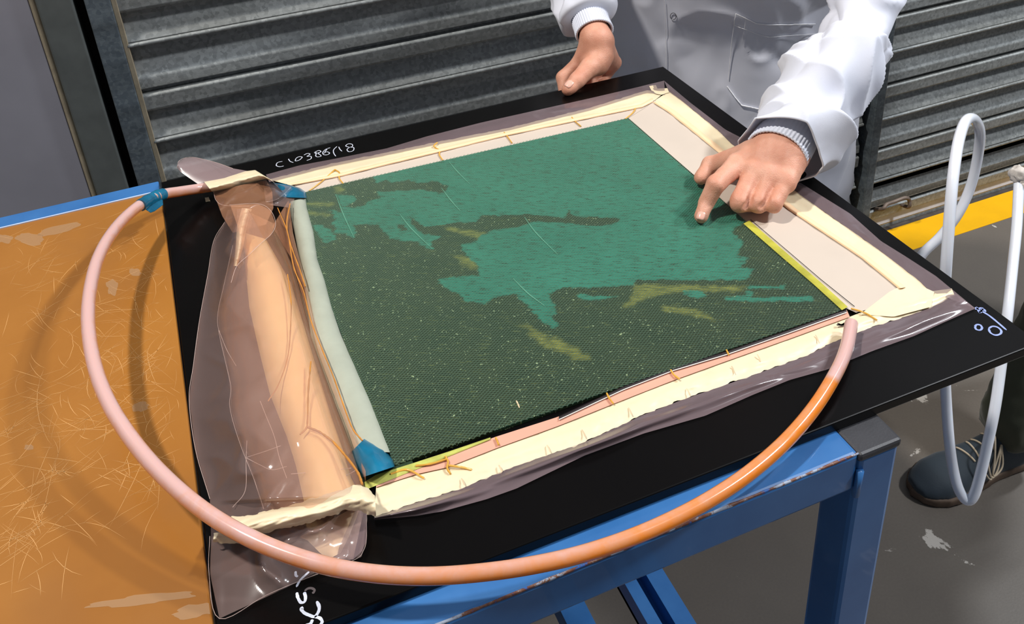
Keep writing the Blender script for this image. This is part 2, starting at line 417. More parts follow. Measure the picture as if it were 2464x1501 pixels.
bd = box('orange_board', (-1.6, .28, BZ-.0098), (BX, y2, BZ), BOARD, None, bev=.0015, label='scratched orange-brown board lying flat at the left of the black plate', cat='board')
# the cuts scored into the board: shallow pale scratches
def scratches():
    V, F = [], []; r = random.Random(5)
    cents = [(330, 600), (400, 700), (150, 690), (330, 850), (110, 960), (370, 930), (60, 640), (200, 1080), (120, 1180), (350, 1150), (430, 1000), (60, 1300), (300, 760), (420, 830), (40, 1000), (250, 900)]
    for i in range(620):
        c = cents[r.randrange(len(cents))]
        p = atZ(c[0]+r.gauss(0, 62), c[1]+r.gauss(0, 80), BZ); a = r.choice([.5, .5, 2.3, 1.4, .1, 2.0])+r.gauss(0, .28); L = r.uniform(.012, .05)*(1.9 if r.random() < .12 else 1)
        w = r.uniform(.00008, .00026); d = np.array([math.cos(a), math.sin(a)]); nn = np.array([-d[1], d[0]]); bend = r.gauss(0, .06)
        k = 5; n = len(V)
        for j in range(k):
            t = j/(k-1)-.5; q = p[:2]+d*L*t+nn*bend*L*(t*t*4-1); ww = w*(1-(2*t)**2*.9)
            V += [(q[0]-nn[0]*ww, q[1]-nn[1]*ww, BZ+.00012), (q[0]+nn[0]*ww, q[1]+nn[1]*ww, BZ+.00012)]
        q = np.array(V[n:]); 
        if q[:, 0].max() > BX-.002 or q[:, 1].max() > y2-.002: del V[n:]; continue
        F += [(n+2*j, n+2*j+1, n+2*j+3, n+2*j+2) for j in range(k-1)]
    mesh('scratches', V, F, simple('pale_scratch', S(204, 152, 92), .6, var=.15, vs=30), bd, smooth=False, kind='stuff')
scratches()
SMEAR = m_film('dried_glue_smear', S(196, 160, 116), .30, .5)
for k, (cx_, cy_, a, b, th) in enumerate(((75, 575, 36, 13, .1), (140, 552, 55, 9, -.25), (10, 575, 22, 10, 0), (338, 978, 20, 12, -.3), (70, 1076, 11, 7, 0), (350, 1442, 120, 12, -.12), (470, 1470, 60, 16, -.2), (270, 690, 14, 18, 0), (324, 655, 16, 8, .2))):
    nn = 36; P = []
    for i in range(nn):
        t = 2*math.pi*i/nn; r_ = 1+.35*fbm(math.cos(t)*1.5+k*3, math.sin(t)*1.5, k)
        u, v_ = a*math.cos(t)*r_, b*math.sin(t)*r_; P.append(atZ(cx_+u*math.cos(th)-v_*math.sin(th), cy_+u*math.sin(th)+v_*math.cos(th), BZ+.0002))
    P = [p for p in P]
    if max(p[0] for p in P) > BX-.001: P = [np.array([min(p[0], BX-.001), p[1], p[2]]) for p in P]
    mesh('glue_smear', P, [tuple(range(nn))[::-1]], SMEAR, bd, smooth=False)

# ------------------------------------------------------------------ black plate
PZ = .900
pl = box('black_plate', (-.0775, .4665, FZ+.0004), (.675, 1.185, PZ), PLATE, None, bev=.0012, label='flat black mould plate lying on the blue frame under the bagged panel', cat='plate')
MARKS = [  # CI0386/18
 [(680, 388), (668, 391), (665, 398), (673, 401), (683, 399)], [(694, 382), (698, 388), (706, 391)],
 [(712, 381), (711, 387), (720, 385), (727, 378), (719, 377), (712, 381)],
 [(731, 373), (740, 369), (746, 371), (739, 376), (748, 376), (748, 382), (738, 386)],
 [(757, 366), (767, 362), (772, 365), (762, 370), (757, 366), (770, 372), (772, 376), (762, 377), (760, 372), (768, 366)],
 [(795, 355), (784, 359), (777, 366), (779, 372), (788, 372), (793, 368), (786, 365), (779, 369)], [(789, 356), (781, 366)],
 [(811, 352), (803, 360), (803, 368), (808, 376)], [(815, 353), (818, 359), (823, 364)],
 [(840, 354), (832, 351), (838, 346), (847, 347), (848, 352), (840, 355), (835, 360), (840, 365), (850, 362), (851, 355), (842, 354)]]
V, F = [], []
def strokes(L, w, z, mat, parent, name='handwriting', label=None, rough=.25):
    parts = []
    for s in L:
        P = np.array([atZ(*q, z) for q in s]); 
        if len(P) > 2: P = catmull(P, 6)
        else: P = resample(P, 8)
        r = [w*(1+rough*fbm(p[0]*300, p[1]*300)) for p in P]
        parts.append(tubevf(P, r, 6, flat=.12) if False else flatstroke(P, r, z))
    v, f = merge(parts); return mesh(name, v, f, mat, parent, smooth=False, label=label)
def flatstroke(P, r, z):
    T = np.gradient(P, axis=0); T[:, 2] = 0; T /= np.linalg.norm(T, axis=1)[:, None]+1e-9; Nn = np.stack([-T[:, 1], T[:, 0], 0*T[:, 0]], 1)
    V = []
    for i in range(len(P)):
        k = .35 if i in (0, len(P)-1) else 1
        V += [P[i]-Nn[i]*r[i]*k, P[i]+Nn[i]*r[i]*k]
    V = np.array(V); V[:, 2] = z
    return V.tolist(), [(2*i, 2*i+1, 2*i+3, 2*i+2) for i in range(len(P)-1)]
strokes(MARKS, .00062, PZ+.0003, CHALK, pl, label='white handwritten reference C10386/18')
strokes([[(714, 1425), (717, 1438), (724, 1449), (733, 1447), (735, 1436), (732, 1424)],
         [(762, 1446), (768, 1460), (766, 1472), (757, 1483), (745, 1480), (732, 1474), (725, 1465), (730, 1461)],
         [(757, 1483), (770, 1487), (775, 1496), (768, 1505), (755, 1512)], [(752, 1490), (747, 1500), (733, 1505)]], .00115, PZ+.0003, CHALK, pl, label='white handwritten letters near the front edge')
strokes([[(711, 1374), (712, 1384), (717, 1387)], [(744, 1375), (735, 1383), (722, 1396), (713, 1412)]], .0009, PZ+.0003, CHALK, pl, label='white handwriting under the film')
strokes([[(733, 1422), (740, 1416), (750, 1415), (757, 1420), (752, 1428)]], .0009, PZ+.0003, simple('faint_marker', S(110, 98, 96), .6), pl, label='faint grey stroke')
strokes([[(2346, 739), (2360, 747), (2380, 759), (2400, 775), (2422, 794)], [(2350, 738), (2358, 752), (2366, 744), (2372, 750)], [(2346, 744), (2364, 741), (2356, 753)],
         [(2346, 786), (2349, 792), (2358, 794), (2363, 789), (2359, 782), (2350, 781), (2346, 786)],
         [(2379, 790), (2383, 800), (2395, 806), (2407, 803), (2409, 795), (2400, 787), (2388, 785), (2379, 790)]], .0010, PZ+.0003, CHALKB, pl, label='blue-white handwritten line and two rings at the right corner')

# ------------------------------------------------------------------ bagged panel
lay = empty('vacuum_bagged_panel', (.3, .8, PZ), label='green laminate panel under flow mesh, sealed to the black plate with cream tape and film', cat='composite panel')
def ribbon(name, A, B, zf, mat, parent=lay, nu=80, nv=6, z0=PZ, smooth=True, jitA=0., jitB=0., rows=None, double=False, **k):
    """surface between two contours; zf(s,t,x,y) = height above the plate"""
    A = resample(np.array(A, float), nu); B = resample(np.array(B, float), nu); V = []
    for i in range(nu):
        for j in range(nv):
            t = j/(nv-1); p = A[i]*(1-t)+B[i]*t; q = atZ(p[0], p[1], z0)
            q = atZ(p[0], p[1], z0+zf(i/(nu-1), t, q[0], q[1]))
            for jt, jj in ((jitA, 0), (jitB, nv-1)):
                if jt and j == jj: q = q+jt*np.array([fbm(q[0]*120, q[1]*120, 1), fbm(q[0]*120, q[1]*120, 7), 0])
            V.append(tuple(q))
    F = [(i*nv+j, i*nv+j+1, (i+1)*nv+j+1, (i+1)*nv+j) for i in range(nu-1) for j in range(nv-1)]
    Va = np.array(V); Fa = np.array(F)
    if np.cross(Va[Fa[:, 1]]-Va[Fa[:, 0]], Va[Fa[:, 2]]-Va[Fa[:, 0]])[:, 2].sum() < 0: F = [q[::-1] for q in F]
    return mesh(name, V, F, mat, parent, smooth=smooth, **k)

# laminate slab with the wetted-out (teal) area stored per vertex
LX0, LX1, LY0, LY1 = .0865, .5455, .5835, 1.0605
A_, B_, C_, D_ = [atZ(*q, PZ+.004)[:2] for q in ((735, 462), (1510, 285), (2035, 742), (950, 1118))]
TEAL = [[(897,428),(910,440),(927,433),(942,440),(979,433),(1008,440),(1045,435),(1057,440),(1080,447),(1070,465),(1045,462),(1003,457),(946,460),(910,461),(912,477),(887,484),(873,497),(833,499),(858,480),(848,470),(808,467),(818,492),(826,512),(789,504),(806,516),(808,529),(799,539),(808,549),(806,561),(831,563),(853,573),(858,561),(848,541),(910,539),(917,553),(942,573),(966,578),(1003,581),(1028,598),(1043,600),(1038,583),(1045,578),(1062,566),(1020,566),(996,544),(983,521),(1001,529),(1020,544),(1045,544),(1107,534),(1144,536),(1156,519),(1267,516),(1360,523),(1366,503),(1383,520),(1463,523),(1496,526),(1466,543),(1416,543),(1350,537),(1283,533),(1250,547),(1193,553),(1156,566),(1144,581),(1107,588),(1131,622),(1147,636),(1153,663),(1120,663),(1053,673),(1067,693),(1100,706),(1127,726),(1167,733),(1187,716),(1240,706),(1273,740),(1300,770),(1330,790),(1347,783),(1327,763),(1340,753),(1330,726),(1317,708),(1360,690),(1390,693),(1456,690),(1523,686),(1533,673),(1733,673),(1796,673),(1816,646),(1783,646),(1803,620),(1770,613),(1790,586),(1770,566),(1756,556),(1783,540),(1796,530),(1640,380),(1520,270),(1500,270),(900,420)],
 [(754,541),(774,541),(799,553),(808,578),(781,585),(771,571)], [(1388,705),(1430,712),(1490,712),(1440,722),(1400,722)],
 [(1646,697),(1690,700),(1700,713),(1675,718),(1650,710)], [(1740,716),(1790,712),(1800,700),(1812,700),(1808,716),(1960,712),(1955,724),(1800,726),(1745,722)],
 [(1796,688),(1890,686),(1895,681),(1890,694),(1800,694)], [(954,541),(974,541),(978,555),(962,556)]]
def inpoly(X, Y, P):
    P = np.array(P); ins = np.zeros(X.shape, bool); n = len(P); j = n-1
    for i in range(n):
        xi, yi = P[i]; xj, yj = P[j]
        c = ((yi > Y) != (yj > Y)) & (X < (xj-xi)*(Y-yi)/(yj-yi+1e-12)+xi); ins ^= c; j = i
    return ins
BOW = .0115
def laminate():
    n = 440
    s, t = np.meshgrid(np.linspace(0, 1, n), np.linspace(0, 1, n), indexing='ij')
    P = ((1-s)*(1-t))[..., None]*A_+(s*(1-t))[..., None]*B_+(s*t)[..., None]*C_+((1-s)*t)[..., None]*D_
    P[..., 0] -= BOW*(1-s)**3*4*t*(1-t)*(1+.5*(1-2*t))
    X, Y = P[..., 0], P[..., 1]
    nz = lambda a, b, c: (np.sin(X*a+3*np.sin(Y*b*.7+c))*np.cos(Y*b+2*np.sin(X*a*.6+c)))
    XJ = X+.0018*nz(210, 260, 1)+.001*nz(560, 610, 2); YJ = Y+.0013*nz(240, 200, 3)+.0008*nz(620, 540, 4)
    W = np.zeros(X.shape, bool)
    for k, pg in enumerate(TEAL):
        q = [atZ(a, b, PZ+.004)[:2] for a, b in pg]; W ^= inpoly(XJ, YJ, q)
    W = W.astype(float)
    for _ in range(1):
        W = (W+np.roll(W, 1, 0)+np.roll(W, -1, 0)+np.roll(W, 1, 1)+np.roll(W, -1, 1))/5
    OL = np.zeros(X.shape)
    for pg in ([(800,452),(816,446),(832,455),(815,466)], [(738,486),(806,490),(806,496),(738,494)], [(738,508),(800,515),(800,521),(740,516)], [(1072,544),(1165,560),(1190,572),(1160,575),(1080,556)],
               [(1320,808),(1340,812),(1405,850),(1420,866),(1380,862),(1340,840)], [(1090,612),(1140,620),(1150,650),(1120,640)], [(1520,684),(1700,688),(1800,690),(1790,700),(1600,704),(1500,740),(1530,700)], [(1590,735),(1680,745),(1730,775),(1690,765),(1600,748)], [(1250,772),(1300,800),(1360,850),(1300,830)]):
        OL = np.maximum(OL, inpoly(X+.004*nz(150, 900, 5), Y+.002*nz(300, 500, 6), [atZ(a, b, PZ+.004)[:2] for a, b in pg]))
    for _ in range(3): OL = (OL+np.roll(OL, 1, 0)+np.roll(OL, -1, 0)+np.roll(OL, 1, 1)+np.roll(OL, -1, 1))/5
    Z = np.full(X.shape, PZ+.004)
    V = np.stack([X, Y, Z], -1).reshape(-1, 3); idx = np.arange(n*n).reshape(n, n)
    F = np.stack([idx[:-1, :-1], idx[:-1, 1:], idx[1:, 1:], idx[1:, :-1]], -1).reshape(-1, 4)
    v0, v1, v2 = V[F[0][:3]]
    if np.cross(v1-v0, v2-v0)[2] < 0: F = F[:, ::-1]
    # side walls
    ring = np.r_[idx[:, 0], idx[-1, 1:], idx[::-1, -1][1:], idx[0, ::-1][1:-1]]
    lo = V[ring].copy(); lo[:, 2] = PZ+.0002; m = len(V); L = len(ring)
    V = np.vstack([V, lo]); S_ = [(int(ring[i]), m+i, m+(i+1) % L, int(ring[(i+1) % L])) for i in range(L)]
    o = mesh('laminate', V, F.tolist()+S_, LAM, lay, smooth=False)
    a = o.data.attributes.new('wet', 'FLOAT', 'POINT'); a.data.foreach_set('value', np.r_[W.ravel(), np.zeros(L)])
    a = o.data.attributes.new('olive', 'FLOAT', 'POINT'); a.data.foreach_set('value', np.r_[OL.ravel(), np.zeros(L)])
    return o
laminate()
def flowmesh():
    """two families of thin strands laid diagonally, clipped to the panel outline"""
    lt = [D_*(1-u)+A_*u-np.array([BOW*4*u*(1-u)*(1+.5*(2*u-1)), 0]) for u in np.linspace(0, 1, 9)[1:-1]]
    poly = np.array([A_, B_, C_, D_]+lt); cen = poly.mean(0); poly = cen+(poly-cen)*1.004
    V, F = [], []
    dA = np.array([.0027, -.0015]); dB = np.array([.0025, .0017])
    def clip(p, d):
        t0, t1 = -9., 9.
        for i in range(len(poly)):
            a, b = poly[i], poly[(i+1) % len(poly)]; e = b-a; nn = np.array([-e[1], e[0]]); nn = nn if nn @ (cen-a) > 0 else -nn
            den = nn @ d; num = nn @ (a-p)
            if abs(den) < 1e-12:
                if num > 0: return None
            elif den > 0: t0 = max(t0, num/den)
            else: t1 = min(t1, num/den)
        return (t0, t1) if t1 > t0 else None
    for d, st, h, amp in ((dA, dB, .0006, 1), (dB, dA, .0010, 2)):
        L = np.linalg.norm(d); dd = d/L; nn = np.array([-dd[1], dd[0]]); w = .00034
        for k in range(-420, 421):
            p = cen+st*k; c = clip(p, dd)
            if c is None or c[1]-c[0] < .002: continue
            m = max(3, int((c[1]-c[0])/.012)); n0 = len(V)
            for t in np.linspace(c[0], c[1], m):
                q = p+dd*t+nn*.0006*math.sin(q0 if False else (p[0]+p[1]+t)*55+k*.06)
                V += [(*(q-nn*w), PZ+.0041), (*q, PZ+.0041+h), (*(q+nn*w), PZ+.0041)]
            for i in range(m-1):
                a = n0+3*i; F += [(a, a+3, a+4, a+1), (a+1, a+4, a+5, a+2)]
    mesh('flow_mesh', V, F, MESHM, lay, smooth=False, kind='stuff', label='fine diamond flow mesh over the laminate')
flowmesh()

FEATH = m_film('mesh_crease_teal', S(110, 176, 148), .55, .3)
for L in ([(1080, 388), (1100, 412), (1130, 442)], [(1262, 522), (1290, 560), (1342, 612)], [(962, 515), (990, 550), (1040, 598)], [(808, 468), (826, 515), (852, 572)], [(1062, 452), (1085, 482), (1108, 508)], [(1235, 670), (1270, 705), (1310, 735)]):
    P = catmull(np.array([atZ(*q, PZ+.0047) for q in L]), 8); tube('mesh_crease', P, [.0007*(1-.6*abs(2*k/(len(P)-1)-1)) for k in range(len(P))], FEATH, lay, 6, flat=.5)

# bands round the laminate: peel ply, sealant tape, ridges
flat = lambda h: (lambda s, t, x, y: h)
def dome(h, e=.0004, p=1.0, n=.0):
    return lambda s, t, x, y: e+h*(1-abs(2*t-1)**2.2)**p+n*fbm(x*90, y*90)
FO = [(648, 432), (714, 415), (800, 393), (930, 367), (1000, 352), (1053, 341), (1222, 308), (1417, 260), (1556, 217), (1600, 222)]  # far tape, outer
FI = [(700, 446), (714, 447), (821, 424), (900, 404), (1060, 365), (1215, 327), (1400, 288), (1545, 258), (1572, 244)]
AE = [(728, 464), (821, 443), (1062, 388), (1215, 353), (1400, 310), (1512, 284)]
ribbon('peel_ply', [(700, 440)]+FI[2:-1]+[(1560, 254)], AE, flat(.0030), GREIGE, nu=60, nv=3)
ribbon('sealant_tape', FO, FI, lambda s, t, x, y: .0008+.0035*math.exp(-((t-.72)/.2)**2)+.0007*fbm(x*60, y*200)*(1 if .05 < t < .95 else 0), CREAM, nu=160, nv=12, jitA=.0016, label='cream sealant tape along the far side')
ribbon('tape_ridge', [(690, 442)]+[(x-2, y-9) for x, y in FI[2:]], [(696, 448)]+[(x, y+1) for x, y in FI[2:]], lambda s, t, x, y: .0036+.0024*math.sin(t*3.14)+.0005*fbm(x*50, y*50), PEACH, nu=120, nv=8, label='peach sealant cord along the far tape')
RO = [(1609, 220), (1640, 242), (1726, 312), (1759, 345), (1937, 477), (2120, 605), (2211, 675), (2237, 700)]
RI = [(1572, 244), (1610, 268), (1706, 345), (1900, 503), (2076, 620), (2164, 692)]
ribbon('tape_ridge', [(x+16, y-1) for x, y in RI], [(x-2, y+2) for x, y in RI], lambda s, t, x, y: .0034+.0020*math.sin(t*3.14)+.0005*fbm(x*50, y*50), PEACH, nu=120, nv=8, label='peach sealant cord along the right tape')
BE = [(1512, 284), (1580, 343), (1700, 447), (1800, 537), (1900, 624), (2037, 742)]
ribbon('peel_ply', [(1575, 240)]+[(x+10, y-2) for x, y in RI[1:]]+[(2190, 716)], BE+[(2060, 752)], flat(.0026), GREIGE, nu=60, nv=3)
ribbon('sealant_tape', RO, RI, lambda s, t, x, y: .0008+.0030*math.exp(-((t-.80)/.16)**2)+.0006*fbm(x*200, y*60)*(1 if .05 < t < .95 else 0), CREAM, nu=160, nv=12, jitA=.0008, label='wide cream sealant tape along the right side')
v_ = [(1800, 533), (1900, 620), (1970, 680), (2037, 741)]
ribbon('edge_strip', [(x+3, y-3) for x, y in v_], [(x-11, y+5) for x, y in v_], dome(.0009, .0052), OLIVE, nu=60, nv=4, label='yellow-green fabric edge beside the laminate')
tube('edge_thread', resample(np.array([atZ(*q, PZ+.0035) for q in [(1806, 528), (1905, 612), (1975, 672), (2056, 737)]]), 50), .00035, simple('black_thread', S(30, 30, 26), .6), lay, 6)
NE = [(905, 1150), (1000, 1118), (1077, 1092), (1195, 1050), (1345, 1002), (1500, 930), (1620, 884), (1750, 845), (1900, 793), (2037, 744)]
NP = [(905, 1172), (1000, 1141), (1077, 1124), (1195, 1078), (1345, 1024), (1500, 962), (1620, 915), (1750, 868), (1900, 815), (2045, 762)]
NO = [(900, 1243), (1000, 1209), (1105, 1177), (1231, 1124), (1406, 1064), (1543, 1000), (1646, 960), (1780, 914), (1940, 856), (1993, 828), (2100, 786), (2160, 768), (2235, 742), (2298, 712)]
NI2 = NP[:-1]+[(2040, 764), (2100, 740), (2165, 715), (2230, 702), (2290, 694)]
ribbon('pink_tape', NE, NP, flat(.0024), PINK, nu=80, nv=3, label='pink tape strip along the near side')
k_ = NE[4:]
ribbon('dark_edge', [(x, y-1) for x, y in k_], [(x, y+6) for x, y in k_], dome(.0012, .0030), simple('dark_gap_line', S(34, 24, 26), .35), nu=60, nv=4, label='thin dark edge line under the film')
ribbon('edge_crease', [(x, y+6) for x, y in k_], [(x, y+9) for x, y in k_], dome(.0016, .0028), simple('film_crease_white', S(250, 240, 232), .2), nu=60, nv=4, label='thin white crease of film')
ribbon('green_edge', [(876, 1160), (905, 1142), (1000, 1112), (1080, 1086), (1180, 1052)], [(880, 1178), (905, 1168), (1000, 1130), (1080, 1098), (1180, 1058)], dome(.0012, .0028), simple('green_resin_edge', S(176, 178, 90), .35, var=.25, vs=60), nu=50, nv=5)
ribbon('laminate_corner', [(840, 1092), (852, 1120), (868, 1150), (876, 1172)], [(960, 1085), (975, 1095), (990, 1105), (1000, 1125)], flat(.0026), simple('dark_green_ply', S(38, 54, 34), .4), nu=10, nv=4, label='dark green corner under the blue tape')
ribbon('sealant_tape', NI2, NO, lambda s, t, x, y: .0008+.0030*math.exp(-((t-.5)/.3)**2)+.0008*fbm(x*60, y*200)*(1 if .05 < t < .95 else 0), CREAM, nu=200, nv=12, jitB=.0022, label='cream sealant tape along the near side')
ribbon('sealant_tape', [(2140, 702), (2190, 676), (2248, 702)], [(2070, 756), (2150, 762), (2240, 738)], lambda s, t, x, y: .0036+.0006*fbm(x*120, y*120), CREAM, nu=24, nv=8, label='creased overlap of tape at the right corner')
ribbon('tape_corner', [(1562, 207), (1578, 204), (1582, 213), (1606, 212)], [(1568, 219), (1580, 226), (1592, 228), (1610, 222)], dome(.001, .002), CREAM, nu=24, nv=4, label='small overlapping tape tab at the far corner')
# cured resin beads across the tape
for L in ([(1052, 343), (1044, 352), (1058, 362), (1057, 372), (1066, 386)], [(1213, 318), (1222, 330), (1232, 344)], [(1376, 282), (1384, 292), (1398, 304)],
          [(1530, 258), (1524, 270), (1505, 286)], [(806, 408), (817, 416), (816, 428), (826, 442)], [(744, 459), (775, 436), (806, 408)],
          [(1072, 1098), (1078, 1110), (1076, 1126), (1084, 1140)], [(1193, 1053), (1200, 1070)], [(1460, 946), (1466, 958), (1476, 971)], [(1614, 890), (1622, 902), (1635, 912)], [(1748, 842), (1754, 854)],
          [(1000, 1121), (1040, 1115), (1075, 1104)], [(1080, 1120), (1110, 1124), (1135, 1130)], [(2048, 742), (2080, 752), (2110, 770)], [(940, 1140), (980, 1130), (1020, 1150)]):
    P = catmull(np.array([atZ(*q, PZ+.0042) for q in L]), 6)
    tube('resin_bead', P, [.0009+.0003*fbm(p[0]*400, p[1]*400) for p in P], AMBER, lay, 8)
for x, y in ((1065, 340), ):
    pass
crv = simple('tape_crease', S(206, 184, 150), .5)
for x, y in ((1242, 935+28), (1652, 908+26), (1760, 880), (1822, 852), (1502+10, 1020-40), (1110, 1150), (1200, 1118), (1316, 1070), (1400, 1033), (1962, 805)):
    strokes([[(x, y), (x+4, y+8), (x+8, y+18)]], .0006, PZ+.0046, crv, lay, 'tape_crease')
strokes([[(2013, 782), (2020, 781), (2030, 780), (2040, 772)], [(2015, 777), (2025, 782), (2036, 776)]], .0012, PZ+.0060, simple('black_tuft', S(60, 52, 46), .7), lay, 'fibre_tuft')

# film skirt round the tape
fF = [(640, 420), (720, 398), (800, 383), (930, 357), (1027, 328), (1157, 295), (1287, 266), (1417, 237), (1520, 213), (1598, 194)]
fR = [(1598, 194), (1660, 246), (1746, 312), (1787, 333), (1850, 385), (1922, 437), (2046, 514), (2120, 580), (2178, 616), (2252, 664), (2347, 742)]
fN = [(2347, 742), (2270, 776), (2200, 808), (2100, 844), (1993, 888), (1900, 914), (1811, 950), (1697, 1000), (1548, 1043), (1406, 1096), (1243, 1175), (1170, 1201), (1065, 1230), (1000, 1241), (900, 1250)]
sk = lambda a, b: (lambda s, t, x, y: .0016+a*math.exp(-((t-.5)/.35)**2)*(.6+.8*fbm(x*b, y*b)))
ribbon('bag_film', [(x, y+6) for x, y in FO], fF, sk(.0018, 30), FILM, nu=160, nv=10, label='translucent mauve bag film beyond the far tape')
ribbon('bag_film', RO, fR, sk(.0016, 26), FILM, nu=160, nv=10, label='translucent mauve bag film beyond the right tape')
ribbon('bag_film', [(2298, 706)]+NO[::-1][1:], fN, lambda s, t, x, y: .0018+.0045*math.exp(-((t-.45)/.3)**2)*(.4+.9*abs(fbm(x*7+y*3, y*42)))*(1+1.0*s), FILM, nu=240, nv=14, label='translucent mauve bag film beyond the near tape')

# ---- the bunched left side
ribbon('spiral_tube', [(692, 466), (697, 500), (708, 557), (721, 623), (734, 690), (740, 740), (747, 808), (778, 893), (813, 987), (851, 1085)],
       [(736, 466), (740, 500), (756, 557), (765, 623), (784, 677), (801, 743), (824, 808), (856, 880), (896, 970), (942, 1088)],
       lambda s, t, x, y: .0004+.0115*math.sqrt(max(0, 1-(2*t-1)**2))+.0008*fbm(x*60, y*60), TUBEW, nu=120, nv=18, label='grey-white spiral resin tube along the left edge of the laminate')
rollz = lambda s, t, x, y: .001+.026*math.sin(min(1, s*6+.15)*1.57)*math.sqrt(max(0, 1-(2*t-1)**2))*(1-.35*max(0, s-.8)/.2)+.0016*fbm(x*35, y*22, 5)*(1-abs(2*t-1))
ribbon('foam_roll', [(588, 560), (590, 640), (600, 740), (625, 850), (650, 950), (690, 1050), (712, 1120), (740, 1245)],
       [(640, 575), (700, 680), (736, 800), (772, 920), (800, 1010), (828, 1090), (846, 1150), (880, 1215)], rollz, ROLL, nu=120, nv=20, z0=PZ, label='peach roll inside the folded bag film')
def crumple(a, fx, fy, sd=0, ridge=True):
    def g(x, y):
        n = fbm(x*fx+sd, y*fy, sd, 3)
        return a*((1-abs(n)*2) if ridge else n)
    return g
def c1(x, y): return .007*sharpn(x, y, 9, 6, 3, 1.5)+.004*fbm(x*12, y*8, 4)
def c2(x, y): return .0035*sharpn(x, y, 26, 20, 9, 1.5)
def sharpn(x, y, a, b, sd, pw): return max(0, 1-abs(noise.noise(Vector((x*a+sd, y*b-x*a*.4, sd))))*3.4)**pw
ribbon('peach_film_fold', [(588, 505), (560, 590), (540, 680), (524, 755), (527, 800), (540, 860), (555, 930), (553, 980), (575, 1060), (610, 1150), (640, 1262)],
       [(665, 540), (708, 640), (750, 780), (768, 850), (800, 940), (835, 1030), (858, 1100), (872, 1150), (884, 1185)],
       lambda s, t, x, y: .002+.030*math.sqrt(max(0, 1-(2*t-1)**2))+(c1(x, y)+c2(x, y))*(1-abs(2*t-1))*.8, FILMO, nu=180, nv=44, label='peach-tinted loose fold of bag film')
ribbon('mauve_film_fold', [(548, 505), (540, 535), (514, 580), (500, 660), (480, 770), (465, 880), (455, 960), (470, 1080), (505, 1200), (508, 1290), (505, 1380), (528, 1488)],
       [(600, 500), (640, 560), (690, 640), (725, 740), (760, 850), (790, 940), (822, 1030), (850, 1100), (880, 1175), (884, 1250), (870, 1340), (735, 1392)],
       lambda s, t, x, y: .0012+(.036*math.sqrt(max(0, 1-(1.6*(t-.62))**2)) if s < .72 else .012*(1-s)/.28+.002)*math.sin(min(1, t*2.2)*1.57)*(1 if t < .9 else (1-t)*10)+(c1(x+3, y)*.7+c2(x+5, y)*(.7+4.0*max(0, min(1, (s-.5)*5))*max(0, .7-t)))*math.sin(t*3.14), FILMC, nu=200, nv=50, label='clear mauve outer sheet of bunched bag film')
ribbon('film_web', [(655, 545), (700, 620), (742, 760), (765, 850), (800, 940), (832, 1020), (862, 1110), (880, 1160)], [(695, 480), (705, 560), (738, 690), (765, 800), (800, 905), (838, 1000), (862, 1060), (880, 1120)],
       lambda s, t, x, y: .010+.004*math.sin(t*3.14), FILMO, nu=100, nv=6)
# resin-coloured creases running down the film
for L, w in (([(668, 500), (692, 560), (706, 640), (730, 700), (748, 770), (775, 840), (800, 900), (825, 970), (848, 1030), (872, 1060)], .00065), ([(698, 490), (690, 540), (700, 590), (722, 650), (735, 690)], .0007),
             ([(692, 660), (700, 720), (699, 790), (692, 860), (670, 925), (645, 965)], .0006), ([(748, 870), (742, 940), (740, 1010), (737, 1030), (722, 1045)], .0008), ([(742, 1028), (770, 1040), (800, 1062), (830, 1095), (860, 1135), (872, 1165)], .0010),
             ):
    P = catmull(np.array([atZ(*q, PZ+(.0165 if w in (.00065, .0007) else .030)) for q in L]), 8)
    tube('film_crease', P, [w*(1+.4*fbm(p[0]*300, p[1]*300)) for p in P], AMBD, lay, 8, label='amber resin line in a film crease')
EDGE = m_film('pale_film_edge', S(232, 206, 196), .5, .15)
for L, h in (([(560, 590), (540, 680), (524, 755), (527, 800), (540, 860), (555, 930), (553, 980), (575, 1060), (610, 1150), (635, 1225)], .0045), ([(540, 535), (514, 580), (500, 660), (480, 770), (465, 880), (455, 960), (470, 1080), (505, 1200)], .002),
             ([(527, 795), (545, 840), (568, 880)], .018), ([(626, 965), (640, 1000), (660, 1050), (672, 1100), (690, 1150)], .024), ([(594, 1060), (592, 1110), (590, 1180), (560, 1220)], .012), ([(594, 1100), (640, 1085), (676, 1072)], .016),
             ([(594, 1102), (625, 1118), (655, 1130), (690, 1122)], .016), ([(700, 1140), (760, 1135), (845, 1126)], .018), ([(740, 1180), (800, 1160), (855, 1132)], .014), ([(505, 1290), (503, 1380), (528, 1488), (640, 1432), (735, 1392), (850, 1348), (874, 1325), (882, 1290), (880, 1215)], .003),
             ([(426, 403), (430, 388), (445, 380), (470, 379), (520, 391), (560, 405)], .032), ([(552, 493), (620, 490), (650, 505), (663, 535), (655, 560), (625, 588), (600, 612), (570, 640), (556, 680)], .041), ([(514, 462), (520, 482), (540, 494), (600, 496)], .018)):
    P = catmull(np.array([atZ(*q, PZ+h) for q in L]), 6); tube('film_edge', P, .00026, EDGE, lay, 6, label='bright folded edge of the film')
